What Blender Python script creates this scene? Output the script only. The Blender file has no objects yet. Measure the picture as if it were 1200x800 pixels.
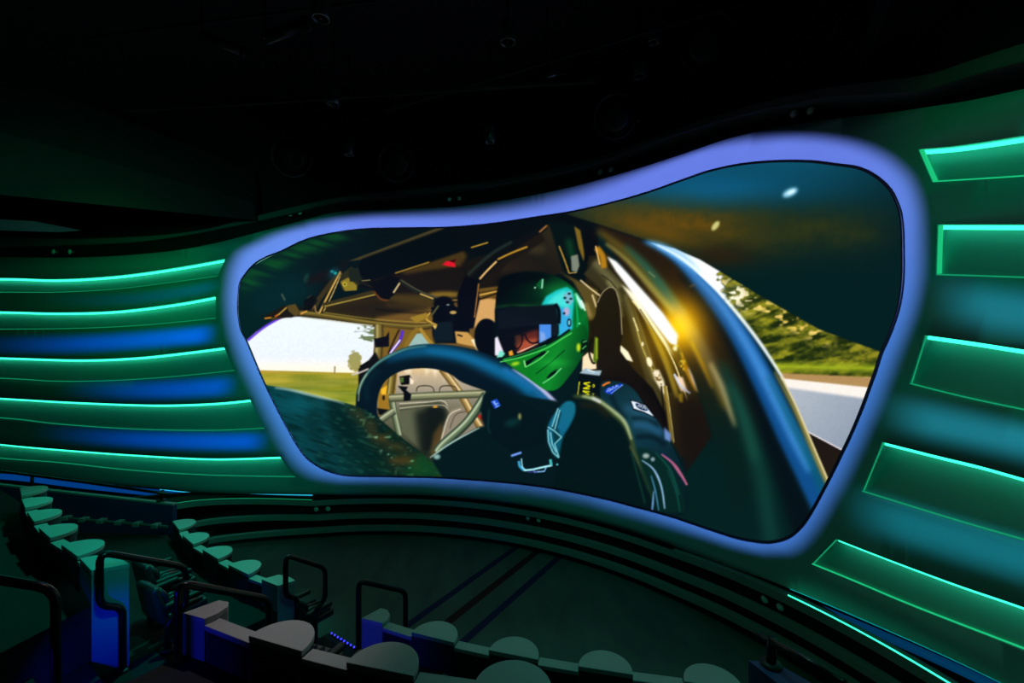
import bpy, bmesh, math, random
import numpy as np
from mathutils import Vector, Matrix
from mathutils.geometry import delaunay_2d_cdt
random.seed(4)
SC = bpy.context.scene
COL = SC.collection
K = 0.72                      # working units -> metres
FPX = 533.0                   # focal length in pixels of the 1200 px wide frame
# ------------------------------------------------------------------ camera, world, exposure
cam = bpy.data.cameras.new('camera'); cam.sensor_width = 36; cam.lens = 36*FPX/1200
cam.clip_start = .02; cam.clip_end = 200
cam_o = bpy.data.objects.new('camera', cam); COL.objects.link(cam_o)
cam_o.location = (0, 0, 0); cam_o.rotation_euler = (math.pi/2, 0, 0); SC.camera = cam_o
SC.view_settings.view_transform = 'Standard'; SC.view_settings.look = 'None'
SC.view_settings.exposure = 0; SC.view_settings.gamma = 1; SC.view_settings.use_curve_mapping = False
wd = bpy.data.worlds.new('world'); SC.world = wd; wd.use_nodes = True
wd.node_tree.nodes['Background'].inputs[0].default_value = (.0006, .004, .0032, 1)
wd.node_tree.nodes['Background'].inputs[1].default_value = 1

def spot(name, loc, aim, power, color, ang=60, blend=.6, size=.08):
    l = bpy.data.lights.new(name, 'SPOT'); l.energy = power*K*K; l.color = color
    l.spot_size = math.radians(ang); l.spot_blend = blend; l.shadow_soft_size = size*K
    o = bpy.data.objects.new(name, l); COL.objects.link(o)
    o.location = Vector(loc)*K
    o.rotation_euler = (Vector(aim)-Vector(loc)).to_track_quat('-Z', 'Y').to_euler()
    return o
# wall washers (unseen, no fixtures built; placed for the green wash)
spot('wash_light', (-4.6, 4.6, 2.2), (-9.5, 12, -.2), 330, (.0, 1, .5), 95, .9, .25)
spot('wash_light', (1.0, 2.5, 4.2), (-1.5, 11.5, -2.6), 260, (.0, 1, .65), 80, .9, .25)
spot('wash_light', (1.5, 0.8, 3.6), (4.5, 5.9, -2.6), 95, (.0, .95, .75), 90, .9, .25)
spot('wash_light', (2.2, .6, 4.0), (5.15, 4.2, 2.5), 110, (.0, 1, .2), 34, 1, .2)
spot('wash_light', (-4.6, 5, 2.3), (-10.2, 12.2, 1.3), 420, (.0, 1, .12), 34, 1, .2)
spot('wash_light', (1.6, .9, 3.3), (5.15, 4.2, -1.7), 60, (.0, 1, .08), 60, .9, .2)  # extra green spot added for the lower right niches
# unseen spots added to light the near rows, cool green over the far left rows
spot('row_spot', (-1.2, 6.4, 4.3), (-2.45, 4.0, -2.7), 420, (1, .92, .98), 27, 1, .1)
spot('row_spot', (-4.5, 9.4, 4.2), (-5.6, 6.6, -3.0), 1100, (.0, 1, .62), 46, .7, .15)
spot('row_spot', (1.5, 7.5, 4.4), (.6, 5.0, -3.4), 240, (.12, 1, .78), 50, .9, .15)
spot('row_spot', (-1.6, 2.4, 2.2), (-4.3, 5.3, -2.35), 330, (.0, 1, .85), 15, .9, .1)  # small teal spot added for the front of the upper left end panel
# blue step lights in the aisle
spot('step_light', (-3.9, 2.6, -2.62), (-3.0, 4.15, -2.75), 34, (.015, .02, 1), 50, .8, .05)
spot('step_light', (-3.8, 3.75, -3.1), (-4.43, 5.0, -3.5), 42, (.0, .02, 1), 70, .8, .05)
spot('step_light', (-2.3, 4.7, -3.6), (-1.6, 5.7, -3.85), 14, (.03, .02, 1), 80, .8, .05)
spot('step_light', (-2.6, 5.6, -4.3), (-3.25, 6.55, -4.2), 14, (.03, .20, 1), 80, .8, .05)

# ------------------------------------------------------------------ small helpers
def srgb(h):
    h = h.lstrip('#'); r = []
    for i in (0, 2, 4):
        c = int(h[i:i+2], 16)/255
        r.append(c/12.92 if c <= .04045 else ((c+.055)/1.055)**2.4)
    return tuple(r)+(1,)
def mat(name, col, rough=.6, metal=0, noise=0, scale=20, emit=None, es=0, bump=0, spec=.5):
    m = bpy.data.materials.new(name); m.use_nodes = True; nt = m.node_tree; b = nt.nodes['Principled BSDF']
    c = srgb(col) if isinstance(col, str) else col
    b.inputs['Base Color'].default_value = c; b.inputs['Roughness'].default_value = rough; b.inputs['Metallic'].default_value = metal
    b.inputs['Specular IOR Level'].default_value = spec
    if emit: b.inputs['Emission Color'].default_value = emit; b.inputs['Emission Strength'].default_value = es
    if noise or bump:
        tc = nt.nodes.new('ShaderNodeTexCoord'); n = nt.nodes.new('ShaderNodeTexNoise'); n.inputs['Scale'].default_value = scale
        n.inputs['Detail'].default_value = 4; nt.links.new(tc.outputs['Object'], n.inputs['Vector'])
        if noise:
            mx = nt.nodes.new('ShaderNodeMix'); mx.data_type = 'RGBA'
            mx.inputs[6].default_value = tuple(v*(1-noise) for v in c[:3])+(1,); mx.inputs[7].default_value = tuple(min(1, v*(1+noise)) for v in c[:3])+(1,)
            nt.links.new(n.outputs['Fac'], mx.inputs[0]); nt.links.new(mx.outputs[2], b.inputs['Base Color'])
        if bump:
            bp = nt.nodes.new('ShaderNodeBump'); bp.inputs['Strength'].default_value = bump; bp.inputs['Distance'].default_value = .01
            nt.links.new(n.outputs['Fac'], bp.inputs['Height']); nt.links.new(bp.outputs['Normal'], b.inputs['Normal'])
    return m
M = dict(
    wall=mat('painted wall panel', '#98b4b6', .55, noise=.03, scale=3),
    black=mat('matt black', '#07080a', .8, noise=.2, scale=8),
    rib=mat('grey rib laminate', '#8d908e', .6, noise=.04, scale=5),
    fascia=mat('dark grey fascia', '#5a5e60', .55, noise=.05, scale=4),
    ceil=mat('black ceiling', '#050607', .9, noise=.2, scale=6),
    soffit=mat('charcoal soffit', '#0c1012', .85, noise=.1, scale=5),
    lam=mat('pale laminate top', '#a9a6a4', .5, noise=.05, scale=60),
    body=mat('dark laminate side', '#2c2e36', .55, noise=.06, scale=40), side=mat('pale laminate side', '#8f9094', .55, noise=.05, scale=40),
    inset=mat('dark fabric panel', '#14161c', .85, noise=.2, scale=90, bump=.3),
    carpet=mat('dark carpet', '#151918', .95, noise=.3, scale=45, bump=.5),
    rail=mat('black painted tube', '#0a0b0c', .28, noise=.1, scale=10),
    leather=mat('black seat leather', '#23262a', .38, noise=.15, scale=60, bump=.2),
    plastic=mat('black plastic', '#0c0d0f', .5, noise=.1, scale=30),
    metal=mat('brushed steel', '#9a9da0', .35, 1, noise=.1, scale=50),
    lens=mat('frosted lamp lens', '#dfeee8', .35, noise=.15, scale=120),
    lens2=mat('dim reflector', '#5a6468', .3, .6, noise=.15, scale=60),
    navy=mat('navy parapet tone', '#2a3c78', .6, noise=.08, scale=12),  # one even navy tone for the parapets
    bezel=mat('black screen edge', '#040405', .4, noise=.1, scale=20),
    fixture=mat('dark fixture housing', '#15181a', .45, .4, noise=.1, scale=20),
)
def glow(name, rgb, strength):
    m = bpy.data.materials.new(name); m.use_nodes = True; b = m.node_tree.nodes['Principled BSDF']
    b.inputs['Base Color'].default_value = (.02, .02, .02, 1)
    b.inputs['Emission Color'].default_value = (*rgb, 1); b.inputs['Emission Strength'].default_value = strength
    return m
M['led_green'] = glow('green led diffuser', (.035, 1, .5), 2.3)
M['edge_glow_mid'] = glow('green led diffuser, half', (.02, 1, .36), .55)  # self-lit stand-in for light caught on niche edges
M['edge_glow_dim'] = glow('green led diffuser, low', (.02, 1, .42), .30)  # dimmer version, also on the faint rib line
M['led_blue'] = glow('blue led diffuser', (.0, .08, .42), .5)
M['led_cyan'] = glow('cyan led diffuser', (.03, .62, .95), .95)
M['led_teal'] = glow('teal led diffuser', (.0, .55, .60), .7)
M['led_blue2'] = glow('dim blue led diffuser', (.0, .10, .30), .3)
M['led_step'] = glow('blue step led', (.03, .03, 1), 2.5)

def tag(o, label=None, cat_=None, group=None, kind=None):
    if label: o['label'] = label
    if cat_: o['category'] = cat_
    if group: o['group'] = group
    if kind: o['kind'] = kind
    return o
def empty(name, loc, rz=0):
    o = bpy.data.objects.new(name, None); COL.objects.link(o); o.empty_display_size = .1
    o.location = Vector(loc)*K; o.rotation_euler = (0, 0, rz); return o
class MB:
    """collects shapes (working units) into one mesh object"""
    def __init__(s): s.v = []; s.f = []
    def add(s, vs, fs):
        n = len(s.v); s.v += [tuple(v) for v in vs]; s.f += [tuple(i+n for i in f) for f in fs]; return s
    def box(s, x0, x1, y0, y1, z0, z1):
        return s.add([(x, y, z) for z in (z0, z1) for y in (y0, y1) for x in (x0, x1)],
                     [(0, 2, 3, 1), (4, 5, 7, 6), (0, 1, 5, 4), (2, 6, 7, 3), (0, 4, 6, 2), (1, 3, 7, 5)])
    def prism(s, pts, z0, z1):
        a = sum(pts[i][0]*pts[(i+1) % len(pts)][1]-pts[(i+1) % len(pts)][0]*pts[i][1] for i in range(len(pts)))
        if a < 0: pts = pts[::-1]
        n = len(pts)
        return s.add([(p[0], p[1], z0) for p in pts]+[(p[0], p[1], z1) for p in pts],
                     [tuple(range(n))[::-1], tuple(range(n, 2*n))]+[(i, (i+1) % n, n+(i+1) % n, n+i) for i in range(n)])
    def tube(s, pts, r, seg=12, closed=False, cap=True):
        P = [Vector(p) for p in pts]; n = len(P); R = r if hasattr(r, '__len__') else [r]*n
        up = None; base = len(s.v)
        for i in range(n):
            a = P[(i-1) % n] if closed or i else P[i]; b = P[(i+1) % n] if closed or i < n-1 else P[i]
            t = (b-a).normalized()
            if up is None:
                up = Vector((0, 0, 1)) if abs(t.z) < .9 else Vector((1, 0, 0))
                up = (up-t*up.dot(t)).normalized()
            else: up = (up-t*up.dot(t)).normalized()
            w = t.cross(up)
            for k in range(seg):
                a_ = 2*math.pi*k/seg
                s.v.append(tuple(P[i]+up*math.cos(a_)*R[i]+w*math.sin(a_)*R[i]))
        for i in range(n if closed else n-1):
            for k in range(seg):
                a0 = base+i*seg+k; a1 = base+i*seg+(k+1) % seg; j = (i+1) % n
                b0 = base+j*seg+k; b1 = base+j*seg+(k+1) % seg
                s.f.append((a0, b0, b1, a1))
        if cap and not closed:
            s.f.append(tuple(base+k for k in range(seg))); s.f.append(tuple(base+(n-1)*seg+k for k in range(seg))[::-1])
        return s
    def lathe(s, prof, c, axis, seg=24, cap=True):
        c = Vector(c); ax = Vector(axis).normalized(); q = ax.orthogonal().normalized(); w = ax.cross(q); base = len(s.v)
        for r, h in prof:
            for k in range(seg):
                a = 2*math.pi*k/seg; s.v.append(tuple(c+ax*h+(q*math.cos(a)+w*math.sin(a))*r))
        for i in range(len(prof)-1):
            for k in range(seg):
                a0 = base+i*seg+k; a1 = base+i*seg+(k+1) % seg
                s.f.append((a0, a1, a1+seg, a0+seg))
        if cap:
            s.f.append(tuple(base+k for k in range(seg))[::-1]); s.f.append(tuple(base+(len(prof)-1)*seg+k for k in range(seg)))
        return s
    def ribbon(s, A, B, closed=False):
        n = len(A); base = len(s.v); s.v += [tuple(a) for a in A]+[tuple(b) for b in B]
        for i in range(n if closed else n-1):
            j = (i+1) % n; s.f.append((base+i, base+j, base+n+j, base+n+i))
        return s
    def build(s, name, m, parent=None, smooth=False, bevel=0, origin=None, seg=2):
        me = bpy.data.meshes.new(name)
        if origin is None and parent is None:
            V = np.array(s.v); lo, hi = V.min(0), V.max(0); origin = ((lo[0]+hi[0])/2, (lo[1]+hi[1])/2, lo[2])
        og = Vector(origin) if origin is not None else Vector((0, 0, 0))
        me.from_pydata([tuple((Vector(v)-og)*K) for v in s.v], [], s.f)
        bm = bmesh.new(); bm.from_mesh(me); bmesh.ops.recalc_face_normals(bm, faces=bm.faces); bm.to_mesh(me); bm.free()
        me.materials.append(m); o = bpy.data.objects.new(name, me); COL.objects.link(o)
        if parent is None: o.location = og*K
        else: o.parent = parent
        if smooth: me.shade_smooth()
        if bevel:
            b = o.modifiers.new('bevel', 'BEVEL'); b.width = bevel*K; b.segments = seg; b.limit_method = 'ANGLE'; b.angle_limit = math.radians(40)
        if smooth == 'auto' or (smooth and bevel):
            w = o.modifiers.new('wn', 'WEIGHTED_NORMAL'); w.keep_sharp = True
        return o
def copy_tree(o, parent=None):
    c = o.copy(); COL.objects.link(c); c.parent = parent
    for ch in list(o.children): copy_tree(ch, c)
    return c
def struct(o): o['kind'] = 'structure'; return o
# ------------------------------------------------------------------ the film frame shown on the big screen
SS = 1.5
PX0, PY0, PW, PH = 266, 176, 806, 474
CW, CH = int(PW*SS), int(PH*SS)

def hx(h):
    h = h.lstrip('#')
    return np.array([int(h[i:i+2], 16)/255 for i in (0, 2, 4)])

def cat(pts, n=10, closed=False):
    P = np.array(pts, float); out = []
    m = len(P)
    for i in range(m if closed else m-1):
        if closed: a, b, c, d = P[(i-1) % m], P[i], P[(i+1) % m], P[(i+2) % m]
        else: a, b, c, d = P[max(i-1, 0)], P[i], P[i+1], P[min(i+2, m-1)]
        for k in range(n):
            t = k/n
            out.append(.5*((2*b)+(c-a)*t+(2*a-5*b+4*c-d)*t*t+(3*b-a-3*c+d)*t**3))
    if not closed: out.append(P[-1])
    return np.array(out)

class Canvas:
    def __init__(s):
        s.a = np.zeros((CH, CW, 3))
        s.a[:] = hx('#031a1a')
        yy, xx = np.mgrid[0:CH, 0:CW]
        s.X = PX0+(xx+.5)/SS; s.Y = PY0+(yy+.5)/SS
    def mask(s, pts):
        P = (np.array(pts, float)-(PX0, PY0))*SS
        m = np.zeros((CH, CW)); sub = 3
        y0, y1 = max(0, int(P[:, 1].min())-1), min(CH, int(P[:, 1].max())+2)
        Q = np.roll(P, -1, 0)
        cols = np.arange(CW)
        for y in range(y0, y1):
            for k in range(sub):
                yc = y+(k+.5)/sub
                c = (P[:, 1] <= yc) != (Q[:, 1] <= yc)
                if not c.any(): continue
                a, b = P[c], Q[c]
                xs = np.sort(a[:, 0]+(yc-a[:, 1])/(b[:, 1]-a[:, 1])*(b[:, 0]-a[:, 0]))
                for x0, x1 in zip(xs[::2], xs[1::2]):
                    i0, i1 = max(0, int(x0)), min(CW, int(x1)+1)
                    if i1 > i0:
                        cc = cols[i0:i1]
                        m[y, i0:i1] += np.clip(np.minimum(cc+1, x1)-np.maximum(cc, x0), 0, 1)/sub
        return np.clip(m, 0, 1)
    def blur(s, m, r):
        r = r*SS
        if r < .25: return m
        if r < 1.2:
            k = min(.32, r*r*.3)
            for ax in (0, 1):
                q = np.pad(m, [(1, 1) if a == ax else (0, 0) for a in range(2)], mode='edge')
                m = (q[:-2]*k+q[1:-1]*(1-2*k)+q[2:]*k) if ax == 0 else (q[:, :-2]*k+q[:, 1:-1]*(1-2*k)+q[:, 2:]*k)
            return m
        w = max(1, int(round(r-.5)))
        for _ in range(3):
            for ax in (0, 1):
                p = np.pad(m, [(w+1, w) if a == ax else (0, 0) for a in range(2)], mode='edge')
                c = np.cumsum(p, ax)
                if ax == 0: m = (c[2*w+1:]-c[:-2*w-1])/(2*w+1)
                else: m = (c[:, 2*w+1:]-c[:, :-2*w-1])/(2*w+1)
        return m
    def col(s, c):
        if isinstance(c, str): return hx(c)
        if isinstance(c, tuple) and c[0] == 'lin':
            _, p0, p1, st = c
            p0 = np.array(p0, float); d = np.array(p1, float)-p0
            t = ((s.X-p0[0])*d[0]+(s.Y-p0[1])*d[1])/(d@d)
            ks = [k for k, _ in st]; cs = np.array([hx(v) for _, v in st])
            return np.stack([np.interp(t, ks, cs[:, i]) for i in range(3)], -1)
        return c
    def put(s, m, c, a=1.0, add=False):
        m = (m*a)[..., None]; c = s.col(c)
        if add: s.a = 1-(1-s.a)*(1-np.clip(c*m, 0, 1))
        else: s.a = s.a*(1-m)+c*m
    def poly(s, pts, c, b=0, a=1.0, sm=False, clip=None, add=False):
        if sm: pts = cat(pts, 8, True)
        m = s.blur(s.mask(pts), b)
        if clip is not None: m = m*clip
        s.put(m, c, a, add)
        return m
    def line(s, pts, w, c, b=0, a=1.0, sm=True, clip=None, add=False):
        P = np.array(pts, float)
        n0 = len(P)
        if sm and n0 > 2: P = cat(P, 8)
        W = np.interp(np.linspace(0, 1, len(P)), np.linspace(0, 1, len(w)), w) if hasattr(w, '__len__') else np.full(len(P), float(w))
        T = np.gradient(P, axis=0); T /= np.linalg.norm(T, axis=1)[:, None]+1e-9
        N = np.stack([-T[:, 1], T[:, 0]], 1)*W[:, None]/2
        return s.poly(np.vstack([P+N, (P-N)[::-1]]), c, b, a, False, clip, add)
    def tube(s, pts, w, d, m, l, off=-.18, sm=True, clip=None):
        s.line(pts, w, d, .3, 1, sm, clip)
        P = np.array(pts, float); T = P[-1]-P[0]; T /= np.linalg.norm(T)
        N = np.array([-T[1], T[0]]); ww = w if not hasattr(w, '__len__') else max(w)
        if N[1] > 0: N = -N
        s.line(P-N*ww*off*.4, np.array(w)*.62 if hasattr(w, '__len__') else w*.62, m, ww*.09, .9, sm, clip)
        s.line(P-N*ww*off, np.array(w)*.22 if hasattr(w, '__len__') else w*.22, l, ww*.05, .85, sm, clip)
    def ell(s, cx, cy, rx, ry, c, b=0, a=1.0, ang=0, clip=None, add=False):
        t = np.linspace(0, 2*math.pi, 40, endpoint=False); ca, sa = math.cos(ang), math.sin(ang)
        return s.poly(np.stack([cx+rx*np.cos(t)*ca-ry*np.sin(t)*sa, cy+rx*np.cos(t)*sa+ry*np.sin(t)*ca], 1), c, b, a, False, clip, add)

def vnoise(X, Y, sx, sy, seed=0):
    u, v = X/sx, Y/sy
    i, j = np.floor(u).astype(np.int64), np.floor(v).astype(np.int64)
    f, g = u-i, v-j; f = f*f*(3-2*f); g = g*g*(3-2*g)
    def h(a, b):
        q = (a*374761393+b*668265263+seed*144665) & 0x7fffffff
        q = ((q ^ (q >> 13))*1274126177) & 0x7fffffff
        return ((q ^ (q >> 16)) & 0xffff)/65535
    return (h(i, j)*(1-f)+h(i+1, j)*f)*(1-g)+(h(i, j+1)*(1-f)+h(i+1, j+1)*f)*g

def paint_frame():
    s = Canvas(); X, Y = s.X, s.Y
    P, L, T, E = s.poly, s.line, s.tube, s.ell
    # --- cabin roof, upper left
    P([(266, 176), (700, 176), (700, 330), (266, 420)], ('lin', (290, 300), (560, 300), [(0, '#02211f'), (.4, '#041615'), (1, '#04100c')]))
    n = vnoise(X+Y*1.4, Y*3-X*.9, 60, 14, 3)
    m = s.mask(cat([(280, 335), (290, 316), (330, 294), (380, 274), (425, 268), (395, 284), (350, 302), (310, 330), (284, 346)], 6, True))
    s.put(s.blur(m, 4)*np.clip(n*1.7-.2, 0, 1), '#0d5424', .8)
    E(330, 345, 40, 22, '#033034', 10, .6, -.4)
    L([(299, 309), (313, 300), (331, 293)], [1, 3.2, 1], '#b8fff4', .6)
    # olive roof linings
    P([(300, 372), (345, 362), (420, 348), (500, 318), (600, 290), (640, 300), (620, 350), (590, 372), (590, 420), (440, 420), (437, 381), (352, 371)], '#171407', 2)
    P([(352, 366), (400, 352), (470, 345), (530, 352), (580, 372), (580, 380), (500, 378), (437, 376), (370, 369)], '#2e260b', 2)
    P([(385, 362), (440, 352), (500, 356), (545, 372), (440, 372)], '#231c0a', 3, .85)
    # roof panels
    P([(400, 331), (468, 317), (543, 292), (548, 300), (536, 335), (500, 345), (455, 343)], '#16120a', 1.5)
    P([(468, 318), (505, 306), (543, 293), (547, 300), (540, 312), (500, 317), (476, 322)], '#4a380e', 2, .9)
    P([(455, 322), (500, 322), (540, 314), (534, 336), (500, 342), (460, 340)], '#1a150a', 3, .8)
    P([(440, 345), (500, 344), (520, 348), (505, 362), (470, 356)], '#4c3c10', 2.5, .8)
    P([(408, 306), (440, 294), (515, 266), (524, 267), (500, 277), (460, 292), (424, 304)], '#4a4122', .6)
    P([(424, 303), (520, 268), (640, 258), (640, 262), (575, 284), (545, 293), (465, 320), (430, 330), (418, 316)], '#030c0a', .8)
    P([(520, 267), (660, 250), (690, 262), (640, 290), (560, 300), (540, 292)], '#040d0a', 1)
    L([(463, 320), (503, 307)], 1.4, '#a8842a', .3); L([(552, 290), (572, 284)], 1.6, '#b08a2c', .3)
    P([(518, 310), (523, 306), (530, 306), (535, 304), (533, 308), (534, 313), (526, 312)], '#d81828', .4)
    P([(526, 306), (535, 303), (533, 308)], '#3a0c08', .3)
    # middle roof skin behind helmet
    P([(565, 330), (590, 300), (636, 272), (643, 262), (655, 290), (668, 318), (650, 322), (600, 322)], ('lin', (640, 270), (600, 325), [(0, '#2c2713'), (.5, '#1c190d'), (1, '#2a2010')]), 1)
    E(628, 292, 12, 5, '#55482a', 3, .5)
    L([(552, 345), (570, 332), (590, 305), (612, 292), (636, 276)], 12, '#1b1609', 1)
    L([(540, 350), (555, 330), (580, 305), (610, 282), (640, 266)], [13, 13, 12, 9, 5], '#0a0f0b', .8)
    L([(548, 322), (575, 298), (600, 283)], 3, '#22302a', 1.2)
    L([(562, 327), (570, 318), (582, 306)], 2.4, '#d8ac6a', .4); L([(583, 304), (600, 296), (618, 289)], 2.2, '#b88a28', .5)
    L([(632, 272), (641, 264)], 2, '#a06a34', .5)
    # dark visor unit above helmet
    P([(643, 258), (676, 264), (684, 300), (672, 322), (660, 318), (652, 292)], '#04130d', .8)
    L([(666, 280), (671, 302)], 7, '#0b3a1e', 2.5)
    P([(669, 300), (677, 298), (679, 311), (676, 319), (670, 317)], '#7c8474', .7)
    L([(655, 288), (661, 303), (667, 320)], 1.4, '#c89a3c', .3); L([(667, 320), (676, 319)], 1.2, '#b89848', .3)
    P([(673, 265), (680, 270), (685, 298), (684, 306), (678, 290)], '#7a621a', .6)
    P([(684, 262), (700, 270), (702, 312), (690, 318), (685, 300)], '#060a06', 1)
    # back wall warm region behind helmet (left)
    P([(440, 372), (590, 345), (598, 410), (520, 412), (440, 425)], '#6e5220', 1.5)
    P([(556, 345), (586, 352), (582, 378), (556, 384)], '#d2a262', 1.2)
    P([(548, 340), (592, 334), (590, 346), (556, 353)], '#6a5018', .6)
    L([(560, 351), (590, 341)], 2, '#2a1e08', .4); L([(556, 347), (588, 340)], 1.5, '#e0b050', .4); L([(560, 343), (585, 339)], 1, '#3a2c0c', .3)
    # ----- left window, field
    win = s.mask([(266, 412), (290, 398), (300, 389), (331, 371), (352, 371), (400, 376), (440, 383), (442, 440), (420, 500), (266, 480)])
    s.put(s.blur(win, .5), ('lin', (0, 372), (0, 436), [(0, '#eaf2ff'), (.7, '#e6eefa'), (1, '#fff4dc')]))
    L([(290, 399), (310, 383), (331, 371)], 2.6, '#6a3fd8', .7)
    tr = np.clip((X-396)/44, 0, 1)*np.clip((426-Y)/30, 0, 1)
    t = vnoise(X, Y, 9, 3, 5)*.6+vnoise(X, Y, 4, 1.8, 6)*.5
    s.put(win*np.clip((t+tr*.7-1.0)*5, 0, 1), '#5a6a3c', .85)
    t2 = ((X-416)/8)**2+((Y-424)/13)**2
    s.put(win*np.clip((1.2-t2+vnoise(X, Y, 3, 3, 8)*.8-.4)*2, 0, 1), '#8c8436', .8)
    g = np.clip((Y-433-(X-300)*.028)/1.2, 0, 1)
    s.put(win*g, ('lin', (0, 434), (0, 476), [(0, '#c8a040'), (.12, '#a09828'), (.3, '#b8a83c'), (.45, '#84881e'), (.7, '#a8a830'), (1, '#969c28')]))
    s.put(win*g*np.clip(vnoise(X, Y, 40, 3.5, 11)*1.6-.6, 0, 1), '#4d6a18', .6)
    s.put(win*g*np.clip(vnoise(X, Y, 30, 4, 12)*1.6-.8, 0, 1), '#c8b860', .5)
    L([(392, 438), (392.5, 429)], 1.6, '#8a7a50', .4)
    # roof bar under roof skin
    T([(318, 372), (352, 367), (400, 373), (440, 379), (490, 383), (520, 378)], 7, '#3a2f10', '#6a5a1e', '#8e7c34')
    L([(352, 371.5), (437, 381.5)], 1.2, '#c8c8b0', .3)
    E(522, 345, 20, 3.5, '#b08a2c', 1.6, .7); E(498, 374, 16, 3, '#8a6c22', 1.5, .6); L([(440, 362), (480, 366), (512, 366)], 2, '#0e0c05', 1, .7); L([(516, 352), (548, 351)], 1.2, '#d8b050', .3, .8)
    L([(380, 366), (440, 374), (500, 378)], 1.2, '#a8943c', .4, .7); L([(452, 357), (500, 362)], 5, '#3e3010', 2, .7)
    # sun visor arm & brackets, left
    P([(370, 366), (368, 350), (388, 318), (400, 306), (410, 303), (404, 318), (396, 330), (376, 367)], '#0d1512', .8)
    P([(376, 352), (388, 336), (396, 320), (392, 322), (378, 340), (369, 352), (370, 364)], '#3a3216', .6)
    L([(374, 367), (385, 345), (399, 318)], 2.2, '#caa24a', .3); L([(377, 367), (387, 347), (401, 317)], .9, '#1a1408', .2); L([(379, 365), (389, 346), (400, 320)], 1, '#e2c070', .2)
    L([(368, 352), (370, 364), (374, 367)], 1.2, '#b09050', .3)
    E(390, 320, 8, 4, '#0a4a5a', 2.5, .9, -.6); E(389, 318, 2, 1.5, '#2ab8c0', .7, .9); E(393, 320, 2, 1.5, '#28b0a8', .6)
    P([(399, 322), (412, 312), (424, 326), (418, 340), (402, 340), (398, 332)], '#2c2c14', .6)
    P([(399, 330), (408, 325), (418, 334), (418, 340), (404, 341)], '#8c7a22', .5); E(404, 333, 2.6, 2.6, '#c0b030', .5); E(404, 333, 1.2, 1.2, '#3c3810', .3)
    P([(408, 316), (420, 313), (424, 330), (410, 330)], '#1c2418', .5)
    L([(378, 358), (410, 350), (438, 343), (448, 345)], 6, '#3a3212', .7); L([(380, 359), (410, 352), (440, 345)], 1.4, '#a8923e', .3)
    P([(418, 335), (445, 328), (456, 322), (470, 326), (462, 345), (454, 352), (442, 348), (436, 338)], '#060a08', .6)
    L([(461, 343), (470, 329)], 2, '#c8b484', .3); L([(438, 341), (446, 350), (455, 352)], 2, '#6a3c14', .5); L([(420, 330), (436, 336)], 3, '#1a1c12', .6)
    L([(424, 329), (434, 328)], 1, '#8c8454', .3)
    L([(468, 328), (490, 342), (516, 352)], 5, '#1e2018', .5); L([(470, 328), (492, 341), (516, 350)], 1.3, '#545440', .4)
    L([(492, 344), (508, 350)], 1.6, '#d8b45c', .4)
    # small clutter by mirror, left
    P([(310, 372), (318, 366), (332, 358), (348, 357), (352, 367), (342, 372)], '#1a180a', .6)
    P([(336, 358), (346, 356), (352, 366), (346, 371), (338, 364)], '#57481c', .5)
    for a, b, c in (((310, 373), (318, 372), '#d88a20'), ((322, 371), (327, 368), '#e06a20'), ((326, 369), (336, 360), '#b8963c'), ((352, 368), (360, 364), '#e0a040'), ((366, 362), (368, 358), '#c88a40'), ((330, 344), (334, 352), '#4a5a48'), ((360, 350), (366, 346), '#8a8a70')):
        L([a, b], 1.7, c, .4)
    P([(356, 352), (366, 345), (372, 352), (366, 362), (356, 364)], '#0a0e0a', .7)
    E(359, 326, 2.5, 6, '#1a4a3c', 1.2, .8, .3); E(373, 325, 16, 5, '#1a1210', 3, .9, -.35)
    # ----- mirror / camera cluster centre
    P([(538, 300), (548, 325), (560, 328), (562, 352), (555, 384), (536, 386), (536, 345), (546, 322)], '#04070a', .7)
    L([(552, 326), (546, 384)], 15, '#05080a', .8); L([(561, 332), (556, 372)], 1.3, '#b07838', .4)
    E(520, 356, 12, 9, '#05080a', .8); P([(505, 360), (530, 356), (552, 372), (548, 402), (506, 402), (507, 372)], '#04080a', .7)
    P([(508, 378), (530, 376), (532, 400), (508, 401)], '#0c1c20', .8); E(525, 357, 2, .8, '#8a9a98', .3)
    L([(504, 366), (500, 374), (512, 381)], 2, '#c8a040', .4); L([(506, 369), (514, 358)], 2, '#5c5c30', .5); E(531, 366, 4, 2, '#b89a58', .5)
    P([(480, 372), (500, 366), (502, 372), (488, 378)], '#9a7c24', .6); P([(506, 380), (512, 382), (510, 386)], '#e8c060', .5)
    P([(533, 388), (548, 389), (556, 398), (566, 408), (535, 402)], '#c89a50', .7); L([(536, 392), (542, 394)], 2, '#2a2010', .3)
    # left headrest wing & circle window behind
    P([(552, 398), (560, 396), (570, 405), (572, 415), (560, 412)], '#fff0c8', .7)
    E(572, 397, 16, 24, '#030807', .6, 1, -.15)
    # inside structure left of wheel
    P([(440, 381), (470, 385), (505, 388), (510, 404), (470, 410), (440, 430)], '#7a5e1a', .8)
    P([(488, 391), (496, 390), (508, 403), (478, 406)], '#9ab8b0', .6)
    L([(456, 414), (468, 400), (472, 387)], 4, '#5a34b8', .5); L([(457, 414), (469, 398)], 1.8, '#f0e8ff', .4)
    L([(455, 414), (462, 398), (468, 386)], 2, '#2a1a10', .5)
    L([(490, 384), (480, 396), (474, 410)], 5, '#8a6c20', .5); L([(492, 384), (500, 396), (508, 405)], 4, '#a8842c', .5)
    T([(444, 380), (444, 400), (442, 424)], 11, '#4a3c14', '#8a7a3a', '#b0a468')
    P([(438, 397), (452, 394), (456, 388), (456, 406), (440, 407)], '#0c0c10', .5)
    P([(420, 432), (432, 422), (440, 412), (446, 424), (430, 444), (420, 452)], '#10100c', .7)
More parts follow.
